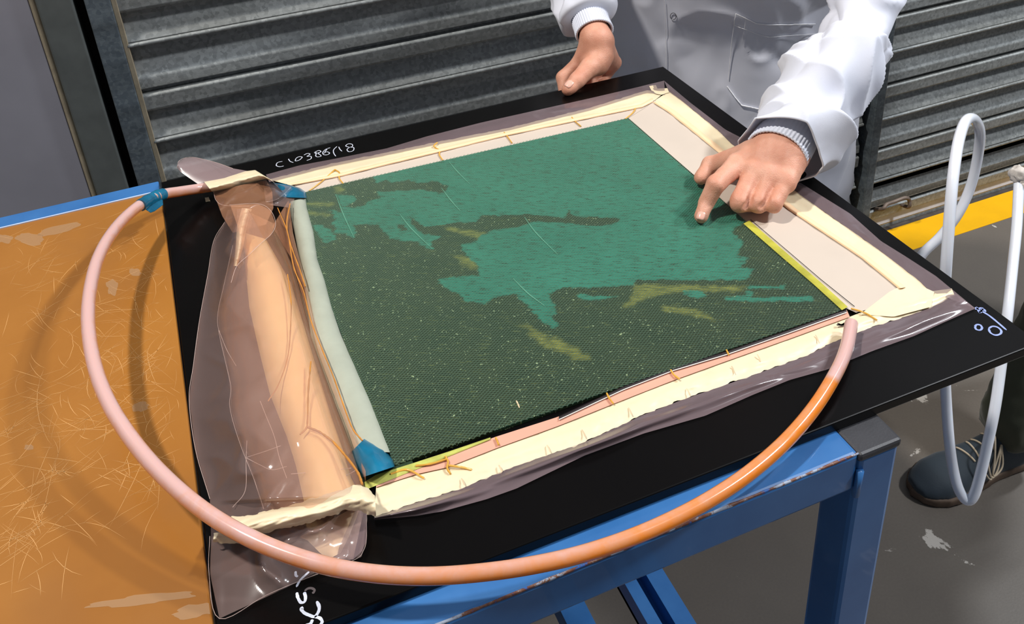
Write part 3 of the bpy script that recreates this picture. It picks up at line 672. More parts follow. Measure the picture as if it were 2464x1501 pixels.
# pleats of sealant tape at both ends of the bunch
pz = lambda h, a=.003, b=0.: (lambda s, t, x, y: b+h*math.sin(t*3.14)**.7+h*.35+a*fbm(x*34, y*110, 2)*math.sin(t*3.14))
ribbon('tape_pleat', [(556, 1245), (590, 1240), (620, 1235), (700, 1215), (750, 1200), (790, 1188), (870, 1165), (902, 1190)], [(548, 1282), (590, 1290), (620, 1285), (700, 1268), (760, 1252), (830, 1228), (880, 1232), (905, 1240)], pz(.012, .0035, .022), CREAM, nu=140, nv=22, jitA=.002, jitB=.003, label='crumpled cream tape pleat at the near end')
ribbon('tape_pleat', [(515, 1285), (540, 1270), (570, 1275), (600, 1280)], [(512, 1305), (540, 1308), (570, 1306), (600, 1306)], pz(.006, .004, .012), CREAM, nu=40, nv=10, jitA=.002, jitB=.002, label='torn end of cream tape under the hose')
ribbon('tape_pleat', [(490, 436), (540, 428), (590, 412), (614, 409), (632, 420), (652, 432)], [(510, 461), (560, 452), (610, 438), (640, 430), (655, 436), (668, 446)], pz(.012, .003, .016), CREAM, nu=80, nv=14, label='cream tape pleat at the far end')
ribbon('tape_core', [(582, 500), (570, 545), (566, 600), (562, 640)], [(606, 503), (594, 545), (584, 600), (572, 640)], pz(.022, .004), PEACH, nu=50, nv=8, label='bright strip of tape inside the film')
ribbon('film_tongue', [(426, 403), (434, 413), (455, 428), (480, 445), (512, 458)], [(430, 388), (445, 380), (470, 379), (520, 391), (560, 405), (600, 412)], lambda s, t, x, y: .014+.022*(1-s)+.004*math.sin(t*3.14), FILMT, nu=50, nv=14, label='loose film tongue sticking up behind the hose')
ribbon('film_flap', [(512, 460), (520, 480), (535, 520), (560, 560)], [(640, 432), (655, 460), (658, 500), (640, 540)], lambda s, t, x, y: .015+.010*math.sin(t*3.14)+c2(x, y)*.8, FILMO, nu=60, nv=24, label='orange film flap between hose and tube')
ribbon('film_flap', [(554, 493), (572, 545), (586, 598), (592, 614)], [(622, 491), (652, 506), (663, 538), (652, 566), (622, 590), (600, 614)], lambda s, t, x, y: .040+.002*math.sin(t*3.14), FILMO, nu=40, nv=10, label='rounded orange film dog-ear')
ribbon('film_flap', [(530, 1300), (600, 1300), (700, 1320), (800, 1350), (850, 1345)], [(560, 1250), (620, 1262), (720, 1240), (860, 1190), (882, 1200)], lambda s, t, x, y: .005+.010*math.sin(t*3.14)+c2(x, y)*2.2+.004*fbm(x*30, y*30, 3), FILMC, nu=80, nv=24, label='rounded clear film flap at the near end')
ribbon('film_flap', [(800, 1352), (850, 1346), (872, 1325)], [(870, 1195), (882, 1215), (882, 1300)], lambda s, t, x, y: .006+c2(x, y)*.5, FILM, nu=30, nv=10, label='rounded corner of the film flap')
ribbon('crumpled_film', [(632, 435), (636, 460), (640, 492)], [(700, 448), (712, 470), (700, 500)], lambda s, t, x, y: .014+c2(x, y)*2, FILMC, nu=40, nv=30, label='crinkled clear film at the far end of the tube')
ribbon('tape_core', [(720, 1292), (740, 1300), (770, 1330), (790, 1345)], [(870, 1210), (860, 1240), (840, 1290), (820, 1330)], lambda s, t, x, y: .003+.004*math.sin(t*3.14)+c2(x, y)*.4, PEACH, nu=30, nv=10, label='cream tape glowing through the film flap')
# blue tape wraps on the ends of the spiral tube
ribbon('blue_tape', [(644, 437), (655, 452), (660, 462), (672, 474)], [(700, 445), (722, 452), (736, 462), (738, 476)], lambda s, t, x, y: .013*math.sqrt(max(0, 1-(2*t-1)**2))+.003+c2(x, y)*.7, BTAPE, nu=30, nv=24, label='blue tape round the far end of the spiral tube')
ribbon('blue_tape', [(847, 1085), (852, 1110), (862, 1130), (872, 1148)], [(880, 1052), (925, 1080), (944, 1105), (950, 1122)], lambda s, t, x, y: .014*math.sqrt(max(0, 1-(2*t-1)**2))+.003+c2(x, y)*.4, BTAPE, nu=30, nv=24, label='blue tape round the near end of the spiral tube')
ribbon('tape_scrap', [(493, 476), (502, 474)], [(495, 486), (506, 484)], dome(.002), CREAM, nu=4, nv=4, label='small scrap of tape on the black plate')

# ------------------------------------------------------------------ amber resin hose
HP = [(520, 448, .014), (470, 455, .020), (430, 461, .030), (390, 468, .040), (345, 488, .050), (300, 525, .058), (262, 572, .066), (235, 625, .071), (219, 685, .074), (212, 750, .075), (216, 820, .074), (232, 895, .071), (262, 970, .067),
      (305, 1040, .063), (360, 1110, .058), (425, 1175, .054), (500, 1235, .050), (585, 1286, .047), (680, 1328, .043), (790, 1362, .039), (900, 1380, .035), (1010, 1386, .030), (1120, 1381, .026), (1250, 1365, .022), (1380, 1338, .018),
      (1500, 1300, .014), (1600, 1258, .011), (1700, 1206, .010), (1800, 1140, .010), (1890, 1062, .012), (1960, 980, .013), (2010, 900, .014), (2036, 840, .015), (2049, 778, .015)]
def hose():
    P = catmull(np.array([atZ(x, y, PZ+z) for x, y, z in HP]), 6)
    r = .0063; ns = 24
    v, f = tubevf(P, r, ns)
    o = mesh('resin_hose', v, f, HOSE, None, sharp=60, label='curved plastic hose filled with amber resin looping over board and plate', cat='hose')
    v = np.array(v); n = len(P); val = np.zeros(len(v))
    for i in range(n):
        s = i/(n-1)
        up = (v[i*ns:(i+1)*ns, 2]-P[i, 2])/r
        lev = .5+.42*up-.55*max(0, (s-.42)/.5)*(1 if s < .93 else 0)+(.5 if s > .955 else 0)+.22*max(0, .42-s)  # pale top: reflected light put into the colour; amber below is the resin
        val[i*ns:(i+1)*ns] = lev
    a = o.data.attributes.new('fill_sheen', 'FLOAT', 'POINT'); a.data.foreach_set('value', val)
    # blue tape wrapped round the hose
    Q = catmull(np.array([atZ(x, y, PZ+z) for x, y, z in [(393, 467, .039), (380, 471, .042), (365, 478, .045), (352, 485, .049), (338, 494, .052)]]), 5)
    v, f = tubevf(Q, [.0072+.0008*fbm(i*.9, 3) for i in range(len(Q))], 20); mesh('tape_wrap', v, f, BTAPE, o, sharp=50, label='blue tape wrap')
    Vt = [atZ(345, 500, PZ+.045), atZ(362, 511, PZ+.040), atZ(372, 507, PZ+.040), atZ(392, 492, PZ+.036), atZ(390, 470, PZ+.040), atZ(350, 488, PZ+.048)]
    Vt = np.array(Vt); mesh('tape_tail', np.vstack([Vt, Vt-[0, 0, .0006]]), [(0, 1, 2, 5), (5, 2, 3, 4), (11, 8, 7, 6), (10, 9, 8, 11), (0, 6, 7, 1), (1, 7, 8, 2), (2, 8, 9, 3)], BTAPE, o, smooth=False, label='torn blue tape end')
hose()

# ------------------------------------------------------------------ white hoses at the right
wp = [(2185, 690, 1.34), (2215, 618, 1.33), (2262, 570, 1.32), (2305, 515, 1.31), (2335, 450, 1.30), (2352, 380, 1.28), (2358, 320, 1.25), (2345, 288, 1.22), (2325, 290, 1.19), (2309, 330, 1.16), (2298, 390, 1.14), (2290, 460, 1.13), (2283, 550, 1.13), (2276, 650, 1.14),
      (2270, 760, 1.17), (2272, 860, 1.20), (2276, 950, 1.22), (2283, 1050, 1.23), (2292, 1120, 1.24), (2306, 1175, 1.24), (2326, 1203, 1.24), (2344, 1190, 1.235), (2362, 1130, 1.23), (2380, 1050, 1.225), (2396, 970, 1.22), (2410, 870, 1.22), (2424, 760, 1.22), (2437, 640, 1.24), (2447, 540, 1.26), (2452, 440, 1.28)]
P = catmull(np.array([atD(x, y, d*.92 if False else d) for x, y, d in wp]), 6)
wh = tube('white_hose', P, .0068, WHOSE, None, 18, label='milky white hose looping beside the plate down to the shoe', cat='hose')
def blob(c, r, seed, n=14, amp=.3, sq=(1, 1, 1)):
    V, F = [], []
    for i in range(n+1):
        for j in range(2*n):
            a = math.pi*i/n; b = math.pi*j/n; d = np.array([math.sin(a)*math.cos(b), math.sin(a)*math.sin(b), math.cos(a)])
            V.append(np.array(c)+d*np.array(sq)*r*(1+amp*fbm(d[0]*1.7+seed, d[1]*1.7, d[2]*1.7)))
    m = 2*n
    F = [(i*m+j, (i+1)*m+j, (i+1)*m+(j+1) % m, i*m+(j+1) % m) for i in range(n) for j in range(m)]
    return V, F
v, f = merge([blob(atD(2452, 420, 1.28), .012, 1), blob(atD(2462, 432, 1.28), .010, 4), blob(atD(2460, 448, 1.28), .009, 7)])
mesh('putty_lump', v, f, LOOM, wh, label='lump of white putty on the hose end')
#PEOPLE
# ------------------------------------------------------------------ signed-distance modelling for figures
def smin(a, b, k):
    h = np.clip(.5+.5*(b-a)/k, 0, 1); return b*(1-h)+a*h-k*h*(1-h)
def cone(P, a, b, ra, rb):
    a = np.asarray(a, float); b = np.asarray(b, float); d = b-a; q = P-a
    t = np.clip((q @ d)/(d @ d), 0, 1)
    return np.linalg.norm(q-t[..., None]*d, axis=-1)-(ra+(rb-ra)*t)
def ell(P, c, r, rot=None):
    q = P-np.asarray(c, float)
    if rot is not None: q = q @ rot
    r = np.asarray(r, float); k = np.linalg.norm(q/r, axis=-1); return (k-1)*r.min()
def chain(P, pts, rad, k=.003):
    d = None
    for i in range(len(pts)-1):
        c = cone(P, pts[i], pts[i+1], rad[i], rad[i+1]); d = c if d is None else smin(d, c, k)
    return d
def nets(fn, lo, hi, h):
    lo = np.array(lo, float); n = np.ceil((np.array(hi)-lo)/h).astype(int)+1
    g = np.stack(np.meshgrid(*[lo[i]+h*np.arange(n[i]) for i in range(3)], indexing='ij'), -1)
    D = fn(g); I = D < 0
    c = np.zeros((n[0]-1, n[1]-1, n[2]-1), int)
    offs = [(i, j, k) for i in (0, 1) for j in (0, 1) for k in (0, 1)]
    sl = lambda o: tuple(slice(o[a], n[a]-1+o[a]) for a in range(3))
    for o in offs: c += I[sl(o)]
    act = np.argwhere((c > 0) & (c < 8)); idx = -np.ones(c.shape, int); idx[tuple(act.T)] = np.arange(len(act))
    acc = np.zeros((len(act), 3)); cnt = np.zeros(len(act))
    for a in range(3):
        e = np.zeros(3, int); e[a] = 1
        for o in offs:
            if o[a]: continue
            p = act+np.array(o); q = p+e; d0 = D[tuple(p.T)]; d1 = D[tuple(q.T)]; m = (d0 < 0) != (d1 < 0)
            t = np.where(m, d0/(d0-d1+1e-20), 0); pos = p+t[:, None]*e
            acc[m] += pos[m]; cnt[m] += 1
    V = lo+h*acc/cnt[:, None]; F = []
    for a in range(3):
        b, c2 = (a+1) % 3, (a+2) % 3
        s0 = [slice(None)]*3; s1 = [slice(None)]*3; s0[a] = slice(0, n[a]-1); s1[a] = slice(1, n[a])
        ch = np.argwhere(I[tuple(s0)] != I[tuple(s1)])
        ch = ch[(ch[:, b] > 0) & (ch[:, c2] > 0) & (ch[:, b] < n[b]-1) & (ch[:, c2] < n[c2]-1)]
        eb = np.zeros(3, int); eb[b] = 1; ec = np.zeros(3, int); ec[c2] = 1
        q = np.stack([idx[tuple((ch-eb-ec).T)], idx[tuple((ch-ec).T)], idx[tuple(ch.T)], idx[tuple((ch-eb).T)]], 1)
        ins = I[tuple(ch.T)]; q[~ins] = q[~ins][:, ::-1]; F.append(q)
    return V, np.vstack(F)
def smoothv(V, F, it=2, lam=.5):
    n = len(V); E = np.vstack([F[:, [0, 1]], F[:, [1, 2]], F[:, [2, 3]], F[:, [3, 0]]])
    for _ in range(it):
        A = np.zeros_like(V); c = np.zeros(n)
        for k in range(3): A[:, k] = np.bincount(E[:, 0], V[E[:, 1], k], n)+np.bincount(E[:, 1], V[E[:, 0], k], n)
        c = np.bincount(E[:, 0], minlength=n)+np.bincount(E[:, 1], minlength=n)
        V = V+lam*(A/c[:, None]-V)
    return V
def crease(P, p, ax, w=.0012, amp=.0009, rad=.013):
    ax = np.asarray(ax, float); ax = ax/np.linalg.norm(ax); q = P-np.asarray(p, float)
    return amp*np.exp(-((q @ ax)/w)**2)*np.exp(-(np.linalg.norm(q, axis=-1)/rad)**4)

# ---- right-hand side hand (pointing at the laminate)
T_ = lambda x, y, z: atZ(x, y, z)
I_tip, I_dip, I_pip, I_mcp = T_(1687, 521, .9125), T_(1700, 487, .9225), T_(1722, 444, .9425), T_(1772, 398, .9450)
M_mcp, M_pip = T_(1812, 412, .9450), T_(1781, 486, .9255)
R_mcp, R_pip = T_(1851, 425, .9430), T_(1823, 489, .9245)
K_mcp, K_pip = T_(1893, 440, .9390), T_(1861, 490, .9250)
WR1 = T_(1869, 368, .952)
T_cmc, T_mcp, T_ip, T_tip = T_(1800, 376, .944), T_(1755, 386, .934), T_(1711, 396, .9235), T_(1686, 428, .9160)
EL1 = np.array([.832, .942, 1.003])
def fold(mcp, pip, l2=.026, l3=.02):
    d = pip-mcp; d /= np.linalg.norm(d); back = np.array([WR1[0]-mcp[0], WR1[1]-mcp[1], 0]); back /= np.linalg.norm(back)
    dip = pip+l2*(back*.80+np.array([0, 0, -.40])); dip[2] = max(dip[2], .9135); tip = dip+l3*(back*.8+np.array([0, 0, .45])); return dip, tip
FING = {'m': (M_mcp, M_pip, *fold(M_mcp, M_pip)), 'r': (R_mcp, R_pip, *fold(R_mcp, R_pip)), 'k': (K_mcp, K_pip, *fold(K_mcp, K_pip, .021, .017))}
def hand1(P):
    ind = chain(P, [I_mcp, I_pip, I_dip, I_tip], [.0125, .0108, .0094, .0080], .002)
    ind = smin(ind, ell(P, I_pip, (.0104,)*3), .003)
    ind += crease(P, I_pip, I_pip-I_mcp, amp=.0006)+crease(P, I_pip+(I_dip-I_pip)*.12, I_dip-I_pip, amp=.0005)+crease(P, I_dip, I_dip-I_pip, amp=.0006)
    fs = ind
    for key, r in (('m', .0118), ('r', .0111), ('k', .0101)):
        a, b, c, d = FING[key]; f_ = chain(P, [a, b, c, d], [r*.86, r*1.0, r*.86, r*.74], .004)
        f_ += crease(P, b+(b-a)*.10, (b-a)+np.array([0, 0, -.01]), amp=.0007)
        fs = smin(fs, f_, .0005)
    palm = None
    for m, ra, rb in ((I_mcp, .022, .0124), (M_mcp, .024, .0124), (R_mcp, .023, .0118), (K_mcp, .0215, .0110)):
        w = WR1+(m-M_mcp)*.42; c = cone(P, w, m+(m-w)*.02, ra, rb); palm = c if palm is None else smin(palm, c, .010)
    low = ell(P, (M_mcp+R_mcp+WR1)/3-np.array([0, 0, .012]), (.030, .026, .018)); palm = smin(palm, low, .01)
    th = chain(P, [T_cmc, T_mcp, T_ip, T_tip], [.0185, .0130, .0108, .0088], .004)
    th += crease(P, T_ip, T_ip-T_mcp, amp=.0006)
    palm = smin(palm, th, .007)
    d = smin(palm, fs, .0034)
    # knuckle mounds
    for m in (I_mcp, M_mcp, R_mcp, K_mcp): d = smin(d, ell(P, m+np.array([.002, .003, .0035]), (.0085,)*3), .007)
    up = CAM-M_pip; up = up/np.linalg.norm(up); up = up+np.array([0, 0, .6]); up /= np.linalg.norm(up)
    for (m0, p0), (m1, p1_) in (((M_mcp, M_pip), (R_mcp, R_pip)), ((R_mcp, R_pip), (K_mcp, K_pip)), ((I_mcp, I_pip), (M_mcp, M_pip))):
        ma, pa = (m0+m1)/2, (p0+p1_)/2; a = ma+(pa-ma)*.36+up*.0098; b = pa+(pa-ma)*.25+up*.0068
        d = -smin(-d, cone(P, a, b, .0014, .0042), .0018)
    arm = cone(P, WR1, WR1+(EL1-WR1)*.35, .0262, .0260)
    d = smin(d, arm, .016)
    d += .0005*np.sin(P[..., 0]*300)*np.sin(P[..., 1]*260+1)
    return d
h1 = nets(hand1, (.44, .66, .898), (.73, .90, 1.035), .0019); h1 = (smoothv(*h1, 2, .45), h1[1])

# ---- left-hand side hand (holding the plate edge, thumb on top)
G_wr = T_(1437, 95, .957)
t_tip, t_ip, t_mcp, t_cmc = T_(1366, 216, .9085), T_(1389, 193, .9170), T_(1418, 163, .9270), T_(1446, 135, .935)
EL2 = np.array([.62, 1.46, 1.06])
i_mcp = T_(1397, 150, .921); i_pip = T_(1356, 187, .902); i_dip = np.array([i_pip[0]-.008, 1.196, .8800]); i_tip = np.array([i_pip[0]-.006, 1.172, .8790])
def hand2(P):
    ind = chain(P, [i_mcp, i_pip, i_dip, i_tip], [.0125, .0112, .0095, .0078], .004)
    fs = ind
    for k in (1, 2, 3):
        o = np.array([.0215*k, .0035*k, -.006*k]); r = (.0122, .0116, .0104)[k-1]
        f_ = chain(P, [i_mcp+o, i_pip+o+np.array([.004*k, .003*k, -.008]), np.array([i_dip[0]+.024*k, 1.200+.004*k, .877]), np.array([i_tip[0]+.024*k, 1.176+.006*k, .877])], [r, r, r*.85, r*.7], .004)
        fs = smin(fs, f_, .0012)
    palm = None
    for k in range(4):
        o = np.array([.0200*k, .0035*k, -.006*k]); w = G_wr+np.array([.005*(k-1.5), 0, -.003*k])
        c = cone(P, w, i_mcp+o, .0180, .0135); palm = c if palm is None else smin(palm, c, .010)
    palm = smin(palm, ell(P, (t_cmc+t_mcp)/2+np.array([.004, .006, -.004]), (.021, .024, .021)), .014)
    th = chain(P, [t_cmc, t_mcp, t_ip, t_tip], [.0200, .0145, .0122, .0092], .004)
    th = smin(th, ell(P, t_tip+(t_ip-t_tip)*.25, (.0108, .0108, .0090)), .004)
    th += crease(P, t_ip, t_ip-t_mcp, amp=.0008)+crease(P, t_ip+(t_mcp-t_ip)*.18, t_ip-t_mcp, amp=.0005)
    d = smin(smin(palm, fs, .004), th, .0045)
    d += crease(P, (i_mcp+t_mcp)/2+np.array([0, -.002, .006]), (.6, .5, 0), .0018, .0016, .016)
    arm = cone(P, G_wr, G_wr+(EL2-G_wr)*.35, .0222, .0235)
    return smin(d, arm, .012)
h2 = nets(hand2, (.42, 1.10, .855), (.70, 1.37, 1.05), .0021); h2 = (smoothv(*h2, 2, .45), h2[1])

def figure_core(sh_l, sh_r, neck, head, chest, hip, legs, face, arms):
    """coarse body under the clothes: torso, neck, head, arms and legs in one field"""
    fx = np.array([face[0], face[1], 0.]); fx /= np.linalg.norm(fx); sd = np.array([-fx[1], fx[0], 0]); hd = np.array(head, float)
    def fn(P):
        d = chain(P, [hip, chest], [.115, .13], .03); d = smin(d, cone(P, sh_l+(sh_r-sh_l)*.06, sh_r+(sh_l-sh_r)*.06, .046, .046), .06)
        d = smin(d, chain(P, [chest, neck, head-np.array([0, 0, .05])], [.08, .055, .052], .02), .04)
        rot = np.stack([fx, sd, np.array([0, 0, 1.])], 1)
        h = ell(P, hd+np.array([0, 0, .02]), (.096, .078, .105), rot); h = smin(h, ell(P, hd+fx*.035-np.array([0, 0, .055]), (.055, .050, .055), rot), .03)
        h = smin(h, cone(P, hd+fx*.092+np.array([0, 0, .012]), hd+fx*.112-np.array([0, 0, .022]), .008, .014), .012)
        for s_ in (-1, 1):
            h = smin(h, ell(P, hd+sd*.080*s_-np.array([0, 0, .004]), (.016, .008, .030), rot), .006)
            h = smin(h, -smin(-h, ell(P, hd+fx*.092+sd*.030*s_+np.array([0, 0, .018]), (.012, .014, .009), rot), .006), .001)
        h = h+.003*np.exp(-((P-(hd+fx*.09)) @ np.array([0, 0, 1.])+.052)**2/.00001)*np.exp(-(np.linalg.norm(P-(hd+fx*.088-np.array([0, 0, .052])), axis=-1)/.028)**4)
        d = smin(d, h, .012)
        for a in arms: d = smin(d, chain(P, a, [.036, .022, .022], .01), .02)
        for l in legs: d = smin(d, chain(P, l, [.085, .056, .040], .02), .03)
        return d
    return fn
def quads(x): return x[0], x[1]
def join(ms):
    V = np.vstack([m[0] for m in ms]); F = []; n = 0
    for v_, f_ in ms:
        F += (np.asarray(f_)+n).tolist(); n += len(v_)
    return V, F

SHR, SHL = np.array([1.035, 1.165, 1.225]), np.array([.735, 1.375, 1.285])
CH = np.array([.905, 1.31, 1.17]); HIP = np.array([.955, 1.41, .84]); NECK = np.array([.865, 1.235, 1.345]); HEAD = np.array([.815, 1.165, 1.505])
legA = [(.875, 1.44, .82), (.865, 1.41, .46), (.87, 1.42, .09)]; legB = [(1.035, 1.38, .82), (1.045, 1.38, .46), (1.06, 1.39, .09)]
core = figure_core(SHL, SHR, NECK, HEAD, CH, HIP, [legA, legB], (-.45, -.9), [[SHR, EL1, WR1+(EL1-WR1)*.12], [SHL, EL2, G_wr+(EL2-G_wr)*.12]])
cb = nets(core, (.45, .75, .03), (1.30, 1.66, 1.66), .0125); cb = (smoothv(*cb, 1, .5), cb[1])
Vb, Fb = join([cb, h1, h2])
p1 = mesh('person', Vb, Fb, SKIN, None, label='person in white lab coat pointing at the green panel, other hand holding the plate', cat='person')
def nail(c, ax, up, w, l, name='fingernail', parent=p1):
    ax = np.array(ax, float); ax /= np.linalg.norm(ax); up = np.array(up, float); up -= ax*(up @ ax); up /= np.linalg.norm(up); sd = np.cross(ax, up)
    V = []; nu, nv = 9, 9
    for i in range(nu):
        for j in range(nv):
            u = -1+2*i/(nu-1); v_ = -1+2*j/(nv-1); k = (1-abs(v_)**4)**.5*.35+.65 if v_ < 0 else (1-.35*v_**4)
            V.append(np.array(c)+sd*w*u*k+ax*l*v_+up*(-.0022*u*u-.0009*v_*v_))
    F = [(i*nv+j, i*nv+j+1, (i+1)*nv+j+1, (i+1)*nv+j) for i in range(nu-1) for j in range(nv-1)]
    o = mesh(name, V, F, NAIL, parent); m = o.modifiers.new('solid', 'SOLIDIFY'); m.thickness = .0006; m.offset = 0
    return o
def surf_pt(tree_fn, c, d, mx=.03):
    return None
def march(fn, c, d):
    c = np.array(c, float); d = np.array(d, float); d /= np.linalg.norm(d); t = 0
    for _ in range(60):
        v_ = float(fn((c+d*t)[None])[0])
        if v_ > -.0001: break
        t += max(.0002, -v_*.8)
    return c+d*t
def outward(fn, p):
    e = 1e-4; g = np.array([float(fn((p+np.eye(3)[k]*e)[None])[0])-float(fn((p-np.eye(3)[k]*e)[None])[0]) for k in range(3)]); return g/np.linalg.norm(g)
# pointing finger's nail faces the viewer, thumb nail on the holding hand faces up
vd = CAM-I_tip; vd /= np.linalg.norm(vd)
q = march(hand1, T_(1687, 521, .9125), vd*.6+np.array([-.1, -.1, .5])); nail(q+outward(hand1, q)*.0004, I_tip-I_dip, outward(hand1, q), .0050, .0062)
q = march(hand2, t_tip+(t_ip-t_tip)*.10, (-.05, -.25, 1)); nail(q+outward(hand2, q)*.0005, t_tip-t_ip, outward(hand2, q), .0062, .0070)
# head details (above the frame)
def sphere(name, c, r, mat, parent, sq=(1, 1, 1)):
    v_, f_ = blob(c, r, 0, 10, 0, sq); return mesh(name, v_, f_, mat, parent)
EYE = simple('eye_white', S(235, 232, 228), .2)
def head_bits(parent, head, face, hairmat):
    fx = np.array([face[0], face[1], 0.]); fx /= np.linalg.norm(fx); sd = np.array([-fx[1], fx[0], 0]); hd = np.array(head)
    for s_ in (-1, 1): sphere('eye', hd+fx*.080+sd*.030*s_+np.array([0, 0, .018]), .0125, EYE, parent)
    rot = np.stack([fx, sd, np.array([0, 0, 1.])], 1)
    fn = lambda P: np.maximum(ell(P, hd+np.array([0, 0, .026])-fx*.006, (.103, .086, .112), rot), np.minimum((P-hd) @ fx-.02, -((P-hd) @ np.array([0, 0, 1.])-.065)-.0)*1.0)
    fn2 = lambda P: np.maximum(ell(P, hd+np.array([0, 0, .026])-fx*.006, (.103, .086, .112), rot), ((P-hd) @ fx)*.7-((P-hd)[..., 2]-.03))
    v_, f_ = nets(fn2, hd-.14, hd+.16, .008); mesh('hair', v_, f_.tolist(), hairmat, parent)
head_bits(p1, HEAD, (-.45, -.9), HAIR)

# ---- cloth lofts
def loft(path, ra, rb, maj, nseg, nring, foldfn, cap=False):
    P = catmull(np.array(path, float), nring); n = len(P); m = len(path)
    ti = np.linspace(0, m-1, n); A = np.interp(ti, range(m), ra); B = np.interp(ti, range(m), rb)
    T = np.gradient(P, axis=0); T /= np.linalg.norm(T, axis=1)[:, None]; V = []
    mj = np.array(maj, float)
    for i in range(n):
        N = mj-T[i]*(mj @ T[i]); N /= np.linalg.norm(N); Bn = np.cross(T[i], N)
        for k in range(nseg):
            a = 2*math.pi*k/nseg; d = N*math.cos(a)*A[i]+Bn*math.sin(a)*B[i]; r = np.linalg.norm(d); u = d/r
            V.append(P[i]+u*(r+foldfn(ti[i], a, P[i]+d, A[i])))
    F = [(i*nseg+k, i*nseg+(k+1) % nseg, (i+1)*nseg+(k+1) % nseg, (i+1)*nseg+k) for i in range(n-1) for k in range(nseg)]
    return np.array(V), F
def ridge(x, y, z, sd=0, o=2):
    return 1-2*abs(noise.fractal(Vector((x+sd, y-sd, z+2*sd)), .8, 2.1, o))
def sharpfold(p, sc, sd, pw=2.2):
    n = abs(noise.noise(Vector((p[0]*sc[0]+sd, p[1]*sc[1], p[2]*sc[2])))); return max(0, 1-n*3.2)**pw
def coatfold(s_, a, p, r):
    q = p; v_ = .007*sharpfold(q, (5, 5, 2.5), 3)+.0045*sharpfold(q, (13, 13, 8), 8, 2.0)+.002*fbm(q[0]*14, q[1]*14, q[2]*9)-.006*sharpfold(q, (4, 4, 6), 15)
    v_ += .012*math.sin(a*5+q[2]*4+2*fbm(q[0]*4, q[1]*4, q[2]*4))*max(0, min(1, (1.1-q[2])*2.2))
    return v_
MAJ = (.90, -.42, 0)
cpath = [(.955, 1.41, .26), (.955, 1.41, .50), (.958, 1.40, .72), (.955, 1.385, .88), (.945, 1.355, 1.02), (.910, 1.315, 1.16), (.890, 1.285, 1.27), (.870, 1.25, 1.345)]
cv, cf = loft(cpath, [.250, .240, .236, .234, .234, .230, .195, .070], [.165, .158, .150, .148, .150, .150, .125, .065], MAJ, 220, 26, coatfold)
coat = mesh('lab_coat', cv, cf, COAT, p1, label='white lab coat body')
m = coat.modifiers.new('solid', 'SOLIDIFY'); m.thickness = .0016
def sleevefold(seed, elb, amp):
    def fn(s_, a, p, r):
        near = math.exp(-((s_-elb)/1.3)**2); q = p
        v_ = amp*(.010*sharpfold(q, (8, 8, 8), seed, 2.0)+.0065*sharpfold(q, (14, 10, 16), seed+4, 1.6)*(.7+.4*near)-.008*sharpfold(q, (7, 10, 9), seed+9, 1.6))
        v_ += amp*.006*math.sin(s_*3.0+1.3*math.cos(a+.6)+2*fbm(q[0]*4, q[1]*4, q[2]*4))
        return v_
    return fn
def bpt(x, y, Y): return atY(x, y, Y)
# sleeve of the pointing arm
w1 = WR1; ud = (EL1-w1)/np.linalg.norm(EL1-w1)
sp = [SHR+(SHL-SHR)*.16+np.array([0, 0, .004]), SHR*.6+EL1*.4+np.array([.0, 0, 0]), EL1+np.array([.012, .012, .006]), EL1*.62+w1*.38+np.array([0, 0, .004]), EL1*.26+w1*.74+rt*.004+dn*.005, w1+ud*.007+rt*.010+dn*.007]
sv, sf = loft(sp, [.094, .064, .045, .048, .049, .046], [.094, .064, .045, .048, .047, .042], (.35, -.9, .2), 150, 34, sleevefold(2, 2.4, 1.35))
sl1 = mesh('sleeve', sv, sf, COAT, p1, label='loose creased sleeve of the pointing arm'); mm = sl1.modifiers.new('solid', 'SOLIDIFY'); mm.thickness = .0016
def knit(s_, a, p, r): return .0007*math.sin(a*48)
kv, kf = loft([w1+ud*.060, w1+ud*.040, w1+ud*.016, w1-ud*.002], [.034, .036, .0375, .038], [.031, .033, .034, .0345], (.35, -.9, .2), 192, 8, knit)
k1 = mesh('knit_cuff', kv, kf, KNIT, p1, label='ribbed white cuff of the pointing arm'); mm = k1.modifiers.new('solid', 'SOLIDIFY'); mm.thickness = .0025
# sleeve of the holding arm
w2 = G_wr; ud2 = (EL2-w2)/np.linalg.norm(EL2-w2)
sp = [SHL+(SHR-SHL)*.16+np.array([0, 0, .004]), SHL*.5+EL2*.5, EL2+np.array([.005, .01, .0]), EL2*.6+w2*.4, EL2*.35+w2*.65, w2+ud2*.052, w2+ud2*.044]
sv, sf = loft(sp, [.094, .068, .058, .047, .044, .039, .031], [.094, .066, .058, .047, .044, .039, .029], (1, -.1, 0), 130, 24, sleevefold(21, 4.2, .75))
sl2 = mesh('sleeve', sv, sf, COAT, p1, label='gathered sleeve of the holding arm'); mm = sl2.modifiers.new('solid', 'SOLIDIFY'); mm.thickness = .0016
kv, kf = loft([w2+ud2*.060, w2+ud2*.045, w2+ud2*.030, w2+ud2*.015], [.029, .029, .029, .030], [.027, .027, .027, .028], (1, -.1, 0), 192, 8, knit)
k2 = mesh('knit_cuff', kv, kf, KNIT, p1, label='ribbed white cuff of the holding arm'); mm = k2.modifiers.new('solid', 'SOLIDIFY'); mm.thickness = .0025
